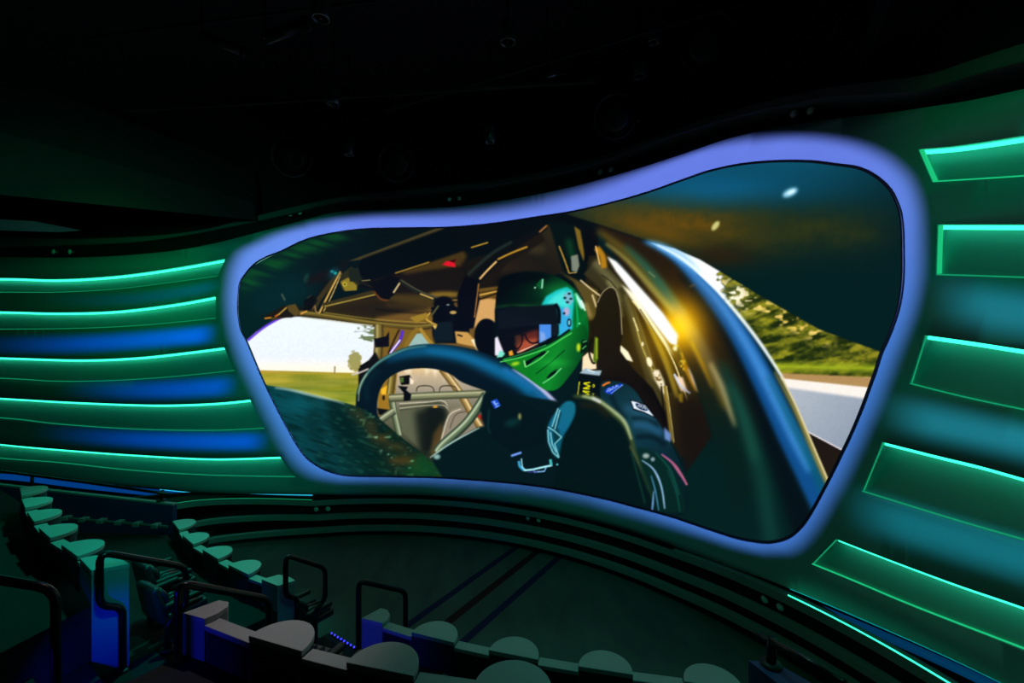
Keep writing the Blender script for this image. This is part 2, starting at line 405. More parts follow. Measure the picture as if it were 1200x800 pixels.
    L([(412, 439), (420, 437), (432, 432)], 2, '#c8c0b8', .5); L([(422, 430), (432, 424)], 3, '#0a0a08', .4)
    # ----- rear bay seen through the wheel
    rb = s.mask([(441, 490), (440, 460), (452, 440), (480, 430), (520, 430), (575, 455), (585, 480), (560, 520), (510, 545), (480, 530)])
    s.put(s.blur(rb, .5), ('lin', (0, 430), (0, 540), [(0, '#e8c890'), (.1, '#c4b090'), (.28, '#9a9280'), (.5, '#6c6850'), (1, '#2a3424')]))
    s.put(rb*np.clip(vnoise(X, Y, 5, 16, 21)*2-1.1, 0, 1)*np.clip((450-Y)/16, 0, 1), '#fff4dc', .8)
    P([(442, 460), (452, 440), (466, 434), (462, 470), (456, 490), (444, 488)], '#9a7420', .6, clip=rb)
    P([(446, 456), (456, 450), (457, 462), (447, 462)], '#f0b828', .6, clip=rb); E(449.5, 466, 1.5, 3, '#1a1208', .4)
    P([(442, 478), (456, 480), (456, 486), (444, 486)], '#0a0c08', .6)
    P([(467, 475), (515, 469), (528, 484), (520, 496), (514, 530), (496, 530), (470, 505)], '#5e624a', .8, clip=rb)
    P([(500, 474), (520, 476), (524, 486), (514, 512), (502, 530), (496, 528)], '#141c14', 3, clip=rb)
    P([(486, 482), (514, 474), (522, 486), (512, 512), (504, 534), (492, 534)], '#121a12', 3.5, .9, clip=rb)
    P([(508, 508), (518, 494), (520, 524), (504, 534)], '#5a4420', 1.5, .8, clip=rb)
    for k in range(4): L([(468, 473+k*2.6), (500, 471+k*2), (520, 470+k*2.5), (526, 482)], .9, ['#dcd4bc', '#5a543e', '#c8c0a4', '#4c4a38'][k], .3, clip=rb)
    E(510, 476.5, 3, 1.2, '#e0a030', .5)
    P([(528, 480), (548, 474), (568, 500), (556, 520), (514, 530), (520, 500)], '#8e8470', .8, clip=rb)
    L([(515, 526), (520, 505), (527, 486), (540, 479)], 1.2, '#d8ccb4', .4); L([(527, 502), (534, 486), (546, 482)], .9, '#4a4030', .4)
    T([(518, 432), (540, 462), (552, 483), (563, 500)], 9, '#6a5424', '#b89858', '#f0d8a8', clip=rb)
    P([(561, 484), (568, 490), (566, 494), (559, 487)], '#b02418', .5)
    T([(457, 446), (460, 458)], 8, '#6a5a20', '#a8924a', '#c8b478'); T([(460, 438), (457, 462)], 9, '#4a4018', '#86742c', '#b8a45c')
    T([(459, 466), (462, 484), (468, 510)], 8, '#3a4a30', '#7c8868', '#b8c0a0')
    T([(446, 492), (462, 481)], 9, '#3a4430', '#8a9070', '#c0c4a4')
    T([(456, 466.5), (500, 464), (572, 461)], 9.5, '#464a32', '#8e906c', '#b8b890')
    T([(570, 462), (548, 494), (520, 520), (512, 530)], 11, '#28382a', '#6c8060', '#c0ccac')
    for x0 in (488, 515):
        L([(x0, 459), (x0+1, 454), (x0+5, 452), (x0+14, 452), (x0+19, 454), (x0+21, 459)], 1.2, '#3c3424', .2)
    P([(468, 441), (480, 439), (483, 444), (481, 450), (470, 451)], '#0c0a08', .4); P([(480, 441), (485, 446), (484, 450), (480, 450)], '#f8e0c8', .5); P([(469, 442), (473, 442), (473, 448), (469, 448)], '#4c6c2c', .3)
    P([(466, 452), (478, 453), (476, 457), (482, 462), (481, 469), (473, 470), (473, 460)], '#06090a', .4)
    # ----- steering wheel
    wheel = cat([(428, 505), (418, 487), (417, 470), (419, 455), (428, 438), (447, 420), (475, 407), (500, 403), (533, 405), (567, 413), (600, 429), (636, 453), (660, 476), (655, 520), (600, 470), (572, 459), (542, 448), (527, 438), (507, 432), (483, 432), (467, 436), (453, 445), (445, 458), (442, 473), (443, 487), (452, 503)], 6, True)
    wm = s.mask(wheel); s.put(s.blur(wm, .5), '#04161f')
    L([(452, 422), (480, 413), (510, 411), (545, 418), (580, 433), (610, 448), (640, 474)], [4, 11, 15, 15, 17, 17, 13], '#0c5f88', 3.5, .9, clip=wm)
    L([(500, 411), (545, 418), (590, 437), (622, 458)], [4, 7, 8, 8], '#0f78b0', 2.5, .5, clip=wm)
    L([(430, 470), (430, 450), (445, 432)], 6, '#06262c', 2.5, .8, clip=wm)
    L([(419, 462), (428, 440), (447, 422), (475, 409), (500, 405)], [1.5, 3, 3, 2, 1], '#6fb0a0', .9, .8, clip=wm)
    L([(420, 470), (422, 452), (430, 438)], 1.5, '#c0d0a0', .6, .6, clip=wm)
    L([(600, 432), (630, 452), (656, 477)], [1, 5, 5], '#c8c4e8', 1.1, .95, clip=wm)
    L([(590, 432), (620, 450), (648, 475)], 6, '#2878b8', 2, .6, clip=wm)
    # ----- carbon dash
    dash = cat([(285, 446), (300, 449), (317, 452), (342, 456), (380, 466), (405, 472), (430, 481), (450, 495), (470, 512), (497, 533), (524, 562), (500, 590), (400, 600), (300, 600), (280, 500)], 6, True)
    dm = s.mask(dash)
    s.put(s.blur(dm, .5), ('lin', (330, 530), (500, 480), [(0, '#05434a'), (.3, '#083c40'), (.5, '#062a24'), (.75, '#0c2412'), (1, '#2a3418')]))
    cw = .5+.5*np.sin((X*.95-Y*.32)/5.2+vnoise(X, Y, 30, 20, 35)*4)
    s.put(dm*cw*np.clip((X-330)/50, 0, 1)*np.clip(1.2-np.abs(Y-(470+(X-340)*.3))/46, 0, 1), '#021c18', .7)
    w = vnoise(X*.9+Y*.5, Y*1.0-X*.35, 16, 3.2, 31)
    s.put(dm*np.clip(w*2-.9, 0, 1), '#02211f', .75)
    w = vnoise(X*.9+Y*.5, Y*1.0-X*.35, 9, 2.4, 32)
    s.put(dm*np.clip(w*2.4-1.45, 0, 1)*np.clip((X-330)/60, 0, 1), '#2a6e58', .4)
    s.put(dm*np.exp(-((X-350)**2/900+(Y-475)**2/120)), '#0b5f6c', .6)
    m2 = s.blur(s.mask(cat([(405, 474), (440, 490), (470, 520), (500, 548), (470, 556), (440, 520), (418, 490)], 6, True)), 5)
    s.put(dm*m2*vnoise(X, Y, 14, 9, 33), '#5a4418', .75)
    w = vnoise(X+Y*.3, Y, 5, 4, 34); s.put(dm*m2*np.clip(w*4-3.0, 0, 1), '#8fd8a0', .8)
    s.put(dm*s.blur(s.mask([(495, 530), (522, 556), (500, 560), (470, 556)]), 4), '#0c4a22', .8)
    L([(322, 454), (342, 457), (370, 464), (392, 469), (404, 473)], [1.5, 3, 2.5, 1], '#cfe0d0', 1.0, .75)
    # ----- seat, cage, door frames right of the helmet
    P([(690, 300), (712, 296), (760, 360), (800, 430), (818, 480), (815, 530), (780, 540), (740, 470), (700, 440), (680, 420), (686, 330)], '#221d07', 1)
    P([(655, 318), (700, 340), (702, 372), (690, 376), (684, 352), (672, 330)], '#5a4c1e', 1.2)
    L([(680, 328), (692, 338), (704, 347)], 1.6, '#e8d0a0', .4); L([(694, 345), (699, 360)], 2, '#d8c490', .6); L([(686, 355), (692, 372)], 5, '#a89458', 1.5, .7)
    L([(692, 312), (712, 330), (730, 352)], 24, '#37331a', 1); L([(696, 306), (714, 325), (730, 340)], 9, '#6f6a44', 2.5, .8)
    L([(699, 290), (706, 300), (708, 314)], 7, '#b07c14', .8); L([(698, 288), (703, 310)], 1.6, '#f0c070', .4)
    # long tubes running down right
    L([(728, 336), (742, 362), (752, 395), (766, 440), (778, 480)], [14, 20, 20, 20, 16], '#3a361a', .8)
    L([(733, 345), (745, 375), (756, 410), (768, 445)], [5, 8, 8, 6], '#6c683c', 2, .8)
    L([(738, 345), (750, 380), (770, 440), (780, 470)], 1.2, '#e8d878', .4, .8)
    P([(735, 342), (758, 362), (790, 410), (812, 445), (828, 490), (820, 530), (800, 530), (788, 500), (770, 440)], '#33290a', 3)
    L([(742, 350), (765, 385), (786, 420), (806, 470)], 9, '#5a4a0c', 1.5, .9)
    L([(741, 348), (756, 378), (772, 420), (784, 460)], [3, 7, 9, 8], '#1a1606', 1.2, .9)
    L([(746, 352), (762, 384), (780, 424), (794, 466)], [2, 5, 6, 5], '#8a7420', 1.2, .9)
    L([(752, 354), (772, 388), (790, 424), (804, 462)], [2, 4, 5, 4], '#120e04', .8, .9)
    L([(712, 328), (722, 346), (728, 372)], [5, 8, 4], '#8c8656', 2, .7); L([(705, 322), (716, 330), (722, 338)], 1, '#1a180c', .3)
    # bright slit with sun
    P([(711, 300), (722, 306), (748, 335), (775, 365), (795, 393), (793, 405), (786, 402), (770, 382), (745, 348), (722, 318)], '#ffffff', 1.0)
    P([(728, 333), (745, 345), (762, 372), (778, 396), (790, 418), (776, 400), (755, 372)], '#fff6d8', .9)
    L([(741, 352), (768, 385), (790, 425), (806, 470)], 1.4, '#ffe9a0', .3); L([(750, 362), (775, 402), (800, 455)], 1, '#2a2006', .3)
    L([(745, 380), (752, 405), (765, 435)], .9, '#e0c460', .4); L([(742, 372), (748, 388)], 1.4, '#f0e0a0', .3)
    E(761, 424, 3, 6, '#ffedc4', .6, 1, -.3); E(753, 403, 1.4, 2.5, '#f4e4b8', .4)
    P([(727, 404), (736, 412), (742, 424), (733, 421), (727, 413)], '#fff0cc', .6)
    P([(764, 434), (772, 433), (778, 446), (782, 466), (775, 458), (768, 446)], '#f0e4c4', .8); s.put(s.blur(s.mask([(764, 434), (772, 433), (782, 466), (775, 458)]), .4)*np.clip(vnoise(X, Y, 2.5, 2.5, 41)*3-1.4, 0, 1), '#5a4418', .8)
    L([(779, 452), (783, 480), (788, 520)], 3.5, '#8a7428', .6); L([(781, 452), (785, 480), (790, 518)], 1, '#e8d890', .3); L([(775, 452), (780, 500), (788, 520)], 2, '#140e04', .5)
    # yellow trees & pale sill beyond door opening
    P([(796, 400), (808, 402), (822, 432), (828, 462), (814, 458), (800, 430)], '#9c6c0a', 1)
    m3 = s.mask([(790, 398), (808, 402), (820, 432), (798, 434)]); s.put(s.blur(m3, 1)*np.clip(vnoise(X, Y, 3, 3, 43)*2-.7, 0, 1), '#ffd840', .8)
    P([(806, 431), (818, 432), (828, 462), (818, 459), (812, 448)], '#f4dccc', .8)
    P([(790, 440), (800, 442), (806, 460), (798, 458)], '#f0d0b0', .8)
    L([(790, 438), (798, 452), (809, 461)], 2.2, '#c8d0e8', .4)
    P([(790, 464), (812, 460), (834, 470), (838, 520), (815, 560), (800, 545), (792, 520)], '#1a1308', 6)
    P([(794, 462), (800, 460), (800, 472), (796, 470)], '#7a6414', .8)
    # ----- big door pillar
    P([(690, 255), (757, 282), (800, 300), (850, 357), (900, 430), (968, 560), (970, 640), (790, 640), (800, 560), (835, 510), (812, 440), (780, 370), (730, 312)], ('lin', (0, 400), (0, 540), [(0, '#0a0c06'), (1, '#04211e')]), 1)
    P([(700, 262), (757, 282), (820, 330), (862, 400), (890, 470), (900, 560), (860, 600), (840, 520), (812, 440), (780, 370), (730, 312)], ('lin', (0, 400), (0, 520), [(0, '#241a08'), (1, '#06201a')]), 2.5)
    L([(700, 270), (740, 300), (780, 345), (812, 395), (835, 440), (850, 480)], [5, 9, 12, 13, 9, 3], '#6c5c16', 3, .85)
    L([(710, 285), (735, 305), (765, 338), (790, 365)], [3, 5, 8, 8], '#9c9448', 2, .8)
    L([(732, 288), (755, 310), (775, 335), (800, 370)], [3, 8, 11, 10], '#1e5a50', 3, .9)
    L([(790, 362), (815, 395), (835, 430), (852, 468)], [12, 16, 12, 5], '#5c5038', 4, .8)
    L([(832, 425), (846, 452), (856, 482), (862, 500)], [3, 7, 6, 2], '#c8b478', 2.2, .8)
    L([(810, 400), (822, 425), (835, 455)], [3, 4, 1], '#b88a14', 1.5, .8)
    L([(845, 425), (868, 480), (890, 550), (905, 640)], [8, 15, 18, 18], '#0e3c34', 5, .9)
    L([(855, 450), (872, 490), (885, 540)], [6, 10, 8], '#1e5a48', 4, .6)
    L([(800, 320), (840, 370), (875, 430), (908, 515), (950, 640)], [14, 20, 22, 26, 30], '#050f12', 4, .9)
    # blue outer face
    L([(752, 281), (790, 300), (825, 335), (860, 382), (888, 432), (925, 510), (972, 610)], [2, 10, 18, 22, 26, 28, 26], '#10508e', 2.5, .95)
    L([(772, 288), (800, 308), (840, 350), (872, 398), (900, 450), (935, 520), (950, 552)], [3, 7, 9, 11, 13, 14, 8], '#4a94dc', 3, .8)
    L([(900, 440), (930, 500), (952, 545), (975, 600)], [3, 8, 10, 10], '#0a5a70', 3, .8)
    L([(908, 435), (934, 484), (955, 532), (972, 570)], [2, 5, 6, 6], '#a8984e', 1.6, .9)
    # glow round the sun
    r2 = ((X-785)**2+(Y-392)**2)
    r3 = ((X-796)**2+(Y-382)**2*.8)
    s.a = 1-(1-s.a)*(1-np.clip(np.exp(-r3/(25**2))[..., None]*np.array([1, .70, .0])*1.1, 0, 1))
    s.a = 1-(1-s.a)*(1-np.clip(np.exp(-r2/(50**2))[..., None]*np.array([.8, .5, .0])*.33, 0, 1))
    P([(722, 306), (748, 335), (775, 365), (795, 393), (792, 403), (784, 400), (766, 376), (742, 343)], '#ffffff', 2)
    E(791, 408, 2.5, 3, '#fff8c0', .8)
    L([(760, 318), (768, 325)], 1.4, '#a89a60', .6, .6); L([(808, 336), (815, 333)], 2, '#6a5a40', .8, .7)
    # ----- dark wing top right
    P([(640, 240), (720, 210), (800, 186), (1072, 176), (1072, 440), (1036, 414), (960, 386), (900, 352), (850, 322), (800, 294), (757, 281), (700, 262)], '#03201f', .8)
    wg = s.blur(s.mask([(660, 250), (720, 210), (800, 186), (1072, 176), (1072, 440), (1036, 414), (960, 386), (900, 352), (850, 322), (800, 294), (757, 281), (700, 262)]), .6)
    nn = vnoise(X, Y, 26, 12, 51)*.5+vnoise(X, Y, 9, 6, 52)*.3+vnoise(X, Y, 3, 3, 53)*.2
    s.put(wg*np.clip(1-(Y-190-(X-800)*.02)/75, 0, 1)*np.exp(-((X-860)/190)**4), '#0a5570', .85)
    s.put(wg*np.exp(-((X-830)/110)**2-((Y-222)/22)**2), '#0c6490', .7)
    s.put(wg*np.exp(-((X-800)/120)**4-((Y-262-(X-800)*.09)/24)**2)*(.6+nn*.7), '#5c4608', .9)
    s.put(wg*np.exp(-((X-950)/90)**4-((Y-268)/26)**2)*(.5+nn), '#2c3414', .8)
    s.put(wg*np.exp(-((X-775)/60)**2-((Y-272-(X-775)*.3)/14)**2), '#6a4c06', .7)
    s.put(wg*np.exp(-((X-845)/40)**2-((Y-300)/14)**2), '#2a1e08', .8)
    E(926, 225.5, 9.5, 4.2, '#9fd8f0', 1.6, 1, -.45); E(927, 225, 5, 2, '#e0f8ff', 1, .8, -.45)
    E(838.5, 264.5, 6.5, 3.2, '#c8c47c', 1.3, 1, -.9)
    # ----- outside seen right: sky, trees, verge, road
    out = cat([(762, 284), (790, 291)], 1).tolist()+[(820, 304), (850, 322), (900, 352), (960, 386), (1036, 414), (1070, 428), (1070, 600), (985, 592), (971, 562), (958, 532), (947, 506), (932, 472), (917, 443), (895, 408), (868, 374), (840, 341), (812, 315), (785, 296)]
    om = s.blur(s.mask(out), .6)
    tm = np.clip((X-838+(Y-300)*.05)/14, 0, 1)
    nz = vnoise(X+Y*.6, Y+X*.15, 22, 7, 61)*.5+vnoise(X+Y*.5, Y+X*.15, 9, 3.5, 62)*.35+vnoise(X, Y, 3.5, 2, 64)*.15
    tree = np.clip((vnoise(X, Y, 5, 4, 63)*.6+nz*.5+tm*.8-.95)*5, 0, 1)
    tree = np.maximum(tree, np.clip((X-862)/10, 0, 1))*(Y < 442)
    s.put(om*(1-tree), ('lin', (800, 290), (850, 350), [(0, '#dff0ff'), (.5, '#ffffff'), (1, '#f0f4ff')]))
    lo = np.clip((nz-.3)*2.3, 0, 1)[..., None]
    tc = hx('#1e2c05')*(1-lo)+hx('#8a8a1c')*lo
    s.put(om*tree, tc)
    near = np.exp(-((Y-(322+(X-840)*.47))/22)**2)
    s.put(om*tree*near*np.clip(nz*2.2-.8, 0, 1), '#a8982a', .6)
    hi = np.clip((vnoise(X, Y, 5, 3.2, 65)*.6+vnoise(X+Y, Y, 12, 5, 66)*.5-.56)*4.5, 0, 1)
    band = np.exp(-((Y-(334+(X-840)*.48))/13)**2)*np.clip((985-X)/30, 0, 1)
    s.put(om*tree*hi*band, '#f8d878', .9)
    s.put(om*tree*hi*np.exp(-((X-938)/17)**2-((Y-374)/9)**2), '#ffc850', .9)
    s.put(om*tree*np.exp(-((X-860)/18)**2-((Y-345)/16)**2)*np.clip(hi*2+.15, 0, 1), '#fffbe8', 1)
    s.put(om*np.clip(nz*2-1, 0, 1)*(Y > 395)*(Y < 430), '#9a9420', .5)
    s.put(om*np.clip(1-np.abs(Y-429-(X-900)*.02)/8, 0, 1), '#a8b820', .85)
    road = np.clip((Y-436-(X-915)*.045)/2, 0, 1)
    s.put(om*road, '#b08c58')
    s.put(om*np.clip((Y-442-(X-915)*.105)/2, 0, 1), '#f4ece4')
    s.put(om*np.clip((Y-451-(X-915)*.14)/4, 0, 1), ('lin', (915, 460), (990, 530), [(0, '#b2bac4'), (1, '#8f9bab')]))
    sill = Y-507-(X-950)*.53
    s.put(om*np.clip(sill/1.5+.5, 0, 1), '#20180c'); s.put(om*np.clip(1.3-np.abs(sill-.5), 0, 1), '#f0e8f0')
    L([(757, 283), (775, 289), (800, 303), (820, 320)], [2, 8, 9, 3], '#7cc0f4', 2.5, .8)
    L([(770, 287), (800, 303), (835, 334), (868, 372), (895, 408), (918, 444)], [1, 3, 4, 4, 4, 2.5], '#f0fbff', .8, .95)
    L([(915, 441), (931, 472), (946, 506), (970, 562)], 2.2, '#e0d098', .6, .9)
    # ----- driver
    # torso & lap dark
    P([(524, 566), (507, 540), (520, 528), (560, 508), (574, 500), (562, 480), (570, 455), (600, 462), (655, 470), (700, 440), (730, 450), (765, 480), (800, 540), (806, 600), (700, 640), (500, 640)], '#04191b', .8)
    P([(506, 537), (528, 518), (562, 500), (575, 498), (600, 520), (600, 570), (526, 570)], '#031a1a', 1)
    L([(504, 536), (530, 518), (562, 501)], [1, 2, 1], '#b8d8d0', .6, .9); E(512, 535, 4, 3, '#88b0a8', 1)
    # seat shell right: black wing
    P([(700, 352), (706, 342), (715, 336), (722, 340), (727, 360), (729, 395), (726, 410), (742, 432), (765, 455), (780, 485), (784, 520), (770, 520), (740, 480), (700, 470), (690, 440), (692, 400), (693, 380), (698, 368)], ('lin', (700, 350), (770, 470), [(0, '#221c0a'), (.5, '#1c1609'), (1, '#0c0905')]), .6)
    P([(700, 440), (735, 440), (768, 470), (779, 500), (770, 505), (735, 475)], '#150f08', 1.5)
    L([(700, 355), (706, 343), (715, 336.5), (722, 341), (727, 362), (729, 392)], 1.1, '#9a8c6c', .3)
    # helmet
    hel = cat([(586, 330), (596, 322), (618, 318), (640, 320), (660, 328), (676, 342), (686, 362), (690, 385), (687, 405), (678, 425), (666, 442), (654, 455), (640, 457), (615, 440), (592, 424), (582, 410), (580, 380), (581, 350)], 6, True)
    hm = s.mask(hel)
    s.put(s.blur(hm, .5), ('lin', (590, 330), (690, 400), [(0, '#010907'), (.35, '#02200f'), (.58, '#054a1c'), (.82, '#08742c'), (1, '#034c1e')]))
    s.put(hm*np.exp(-((X-655)/22)**2-((Y-340)/10)**2), '#0c7a34', .7)
    s.put(hm*np.exp(-((X-612)/26)**2-((Y-360)/3)**2), '#2aa040', .6)
    P([(580, 362), (600, 358), (625, 360), (650, 362), (654, 395), (640, 405), (600, 418), (582, 412)], '#020c0c', 1)
    P([(584, 322), (615, 319), (645, 321), (640, 328), (606, 332), (586, 350)], '#010806', 3, .85)
    # cyan reflection area
    P([(634, 358), (640, 347), (652, 340), (664, 336), (671, 340), (673, 352), (671, 372), (671, 392), (655, 396), (652, 362)], '#1cc4c0', 1)
    P([(640, 356), (650, 346), (662, 340), (668, 350), (666, 362), (655, 358)], '#5ce8e0', 1.5, .7)
    P([(655, 360), (668, 362), (670, 390), (656, 394)], '#3aa8e0', 1, .9)
    P([(660, 345), (668, 340), (672, 352), (668, 358), (662, 354)], '#7ab8c8', .6)
    for q in ((662, 349), (667, 344), (665, 354), (669, 350)): E(q[0], q[1], 2, 1.4, '#0a2a30', .4, .9)
    E(664, 365, 3.5, 5, '#c8a8c8', 1, .9); E(661, 367, 1.5, 1.5, '#102030', .4); E(667, 378, 2.6, 5, '#0a1c28', .5); E(667, 378, 1.3, 3, '#7ad0e0', .4)
    L([(674, 344), (682, 358), (684, 362)], [3, 6, 1], '#b8ffe8', .8); L([(681, 352), (686, 364)], 1.6, '#f4ffe8', .5)
    L([(674, 345), (677, 375), (675, 395)], 1.8, '#0ab060', .7); L([(669, 395), (674, 398), (672, 402), (664, 398)], 4, '#1ac8a0', 1)
    E(679, 379, 1, 1, '#90ffc0', .3)
    P([(628, 334), (634, 327), (637, 326), (637, 336), (633, 339)], '#0a5a2a', .6); L([(636, 327), (635, 338)], 1.5, '#a8e8c8', .4); E(627, 337, 1, 1, '#a8e8c8', .3)
    # visor band & eyes
    P([(583, 364), (600, 360), (640, 357), (652, 356), (655, 380), (640, 381), (600, 385), (584, 388)], '#0b1418', .8)
    L([(651, 356), (655, 364), (655, 379)], 4, '#060a10', .5)
    P([(583, 386), (620, 382), (648, 380), (652, 392), (630, 402), (600, 416), (584, 416)], '#060a0c', .7)
    P([(612, 392), (622, 388), (631, 386), (631, 398), (622, 406), (606, 414), (604, 402)], '#64291a', 1.5, .95)
    P([(606, 404), (616, 398), (630, 396), (629, 406), (610, 416)], '#b45434', 1.6, .9)
    L([(603, 391), (608, 390), (612, 394), (611, 403), (606, 409), (602, 405)], 1.6, '#080808', .4)
    P([(603, 393), (610, 392), (610, 402), (605, 407)], '#5a3420', 1, .7)
    L([(615, 391), (618, 398), (624, 402), (632, 400)], 1.8, '#080808', .4); L([(612, 394), (615, 391)], 1.4, '#0a0a0a', .3)
    L([(616, 399), (606, 412)], .1, '#ffffff', 0, .1)
    P([(632, 380), (646, 380), (646, 395), (632, 402)], '#4a8ce0', .5); P([(633, 388), (638, 390), (640, 398), (633, 401)], '#9ab0e0', .8, .7)
    P([(646, 380), (655, 380), (655, 391), (647, 395)], '#101820', .5)
    L([(606, 413), (618, 408), (630, 403)], 1, '#ffe0c8', .3); L([(606, 417), (630, 404)], 2, '#140c0a', .5)
    P([(580, 396), (583, 394), (586, 402), (590, 412), (588, 418), (580, 416)], '#e8e0f0', .7); P([(586, 410), (592, 414), (588, 419), (582, 419)], '#7ae0c8', .6)
    P([(596, 412), (600, 410), (602, 416), (597, 417)], '#e8a028', .6)
    # shield rim and chin bar
    P([(584, 421), (600, 418), (625, 411), (645, 402), (665, 388), (684, 380), (690, 390), (684, 420), (670, 440), (654, 457), (640, 458), (612, 444), (592, 430)], ('lin', (600, 420), (680, 440), [(0, '#187c18'), (.3, '#087a20'), (.6, '#0f8628'), (1, '#03441a')]), .8, clip=s.blur(hm, .4))
    L([(584, 420), (606, 417), (632, 407), (652, 397), (668, 386)], 2.6, '#04140c', .5)
    L([(586, 424), (612, 418), (640, 408), (660, 396), (670, 390)], 1.2, '#5ce06c', .4); L([(590, 421), (614, 414), (640, 404)], .8, '#30c060', .3)
    L([(628, 438), (645, 425), (662, 410)], 1, '#022c10', .4); L([(618, 424), (636, 414), (640, 412)], [1, 4, 1], '#021008', .4); P([(615, 424), (628, 417), (629, 419), (617, 429)], '#010c08', .4)
    L([(616, 430), (632, 421), (643, 411)], 1, '#7cf080', .3)
    P([(640, 443), (645, 437), (653, 432), (651, 437), (643, 443)], '#010c08', .5); L([(636, 449), (648, 441), (658, 431)], 1, '#8cf0a0', .3)
    E(604, 426, 5, 2, '#b8e020', 1, .9, -.2); L([(614, 422), (616, 430)], 1.4, '#a0f0a0', .4)
    s.put(hm*np.exp(-((X-650)/16)**2-((Y-425)/5)**2), '#28c040', .45)
    E(678, 407, 2.2, 5, '#c8e020', .8, 1); P([(682, 398), (690, 398), (688, 412), (680, 414)], '#04200c', .6); L([(682, 409), (687, 405)], 1, '#6ad080', .3); L([(683, 401), (688, 399)], 1, '#6ad080', .3)
    # gap at the neck, hans strap
    P([(683, 418), (690, 412), (698, 416), (699, 432), (682, 434)], '#fbe0b8', .6)
    L([(694, 396), (690, 410), (694, 424), (698, 425)], 2.4, '#0e1204', .4); P([(697, 394), (701, 396), (701, 420), (698, 426), (695, 422)], '#5a7410', .5); L([(699, 396), (699, 420)], 1, '#a8b830', .3)
    P([(678, 434), (704, 438), (705, 476), (676, 474)], '#05100f', .5)
    P([(679, 437), (686, 431), (696, 434), (705, 434), (703, 440), (694, 439)], '#9fb8c4', .6); L([(688, 433), (697, 436)], 1.2, '#e0ecf0', .3)
    L([(679, 447), (677, 463)], 1.1, '#d8d818', .2)
    for q in ([(684, 449), (691.5, 448)], [(684, 449), (691.5, 452.5)], [(683.5, 455), (691.5, 452.5)], [(683.5, 455), (691, 455.5)], [(683, 458), (691, 459)], [(683, 458), (690.5, 462)], [(682.5, 464), (690.5, 462)], [(682.5, 464.5), (690.5, 465.5)]):
        L(q, 1.5, '#e0dc10', .2, sm=False)
    E(695.5, 452, 1.3, 2, '#d8d818', .2); E(695.5, 452, .5, 1, '#05100f', .1); L([(693.5, 461), (696, 461), (694, 465), (696.5, 465)], .9, '#d8d818', .2, sm=False)
    # shoulder / arm
    arm = cat([(704, 450), (716, 446), (734, 450), (746, 460), (756, 476), (770, 492), (782, 512), (796, 540), (806, 570), (804, 600), (780, 606), (762, 590), (752, 545), (738, 520), (720, 488), (706, 476)], 6, True)
    am = s.mask(arm); s.put(s.blur(am, .6), ('lin', (720, 450), (800, 600), [(0, '#0c2c34'), (.25, '#16404c'), (.45, '#0f3440'), (.6, '#0a2830'), (1, '#041a1c')]))
    L([(732, 476), (750, 485), (766, 492)], 7, '#2a5c78', 3, .7, clip=am); L([(742, 497), (758, 499), (776, 508)], 8, '#265a7c', 2.5, .8, clip=am)
    L([(740, 490), (756, 490), (772, 498)], 3, '#061820', 1.5, .8, clip=am); L([(745, 512), (765, 512), (780, 522)], 5, '#061820', 2, .8, clip=am)
    L([(716, 462), (722, 476), (734, 492)], 5, '#061a20', 2, .7, clip=am); P([(778, 500), (786, 508), (786, 518), (779, 514)], '#6a88c0', 1)
    L([(706, 452), (711, 449), (715, 448)], 2.2, '#e87820', .4)
    P([(708, 458), (712, 454), (728, 449), (730, 451), (720, 458), (717, 462), (711, 461)], '#1440c0', .4)
    for q in ([(711, 459), (713, 457), (712, 456), (714, 455)], [(714, 459), (715.5, 454.5), (717, 456), (715.5, 457)], [(718, 456.5), (718, 452.5), (721, 455)], [(722, 454), (721.5, 451.5), (723.5, 451), (723, 452.5), (725, 452.5)]):
        L(q, .9, '#c8e0ff', .15, sm=False)
    L([(716, 461), (724, 455), (730, 450.5)], .7, '#a8c8ff', .2)
    P([(738, 468), (746, 470), (757, 474), (769, 490), (755, 484), (742, 480)], '#04080c', .3)
    P([(739.5, 469.5), (746, 471), (756, 475), (766.5, 488), (755, 482.5), (743, 478.5)], '#dce8f8', .3)
    P(cat([(745, 472.5), (751, 473.5), (756, 476.5), (759, 481), (753, 480.5), (746.5, 477)], 5, True), '#1c3050', .3)
    for q in ([(747.5, 476), (749, 473.5), (751, 475), (749.5, 476.5), (748, 475)], [(751, 477.5), (752, 474.5)], [(753, 478.5), (754, 475.5), (755, 477), (757, 480)]):
        L(q, .8, '#f0f6ff', .15, sm=False)
    # right glove (big dark fist) & fringe
    fist = cat([(655, 478), (672, 464), (690, 464), (712, 474), (728, 488), (738, 505), (746, 530), (760, 555), (766, 600), (700, 640), (640, 600), (650, 560), (654, 520), (648, 500)], 6, True)
    P(fist, '#031614', .8)
    L([(672, 464), (690, 465), (702, 470), (716, 482), (730, 495), (738, 510), (744, 530), (752, 548), (762, 575)], [2, 5, 6, 5, 4, 4, 3, 3, 1], '#5a6a30', 1.5, .9)
    L([(682, 464), (700, 469), (722, 484), (733, 496), (740, 515)], [2, 4, 4, 4, 2], '#b8c898', .9, .8); L([(680, 474), (700, 476), (714, 488)], 7, '#20200c', 2.5, .8)
    L([(694, 466), (704, 471)], 3, '#d8d8e8', .8, .8); L([(738, 522), (750, 545), (766, 585)], 2.5, '#4a5a38', 1.2, .8); L([(740, 530), (748, 560), (756, 590)], 1.5, '#14503c', 1, .8)
    # motion-streaked sleeve stripes
    P([(746, 524), (760, 526), (780, 540), (800, 575), (804, 600), (770, 600), (752, 555)], '#06281f', 2, .8)
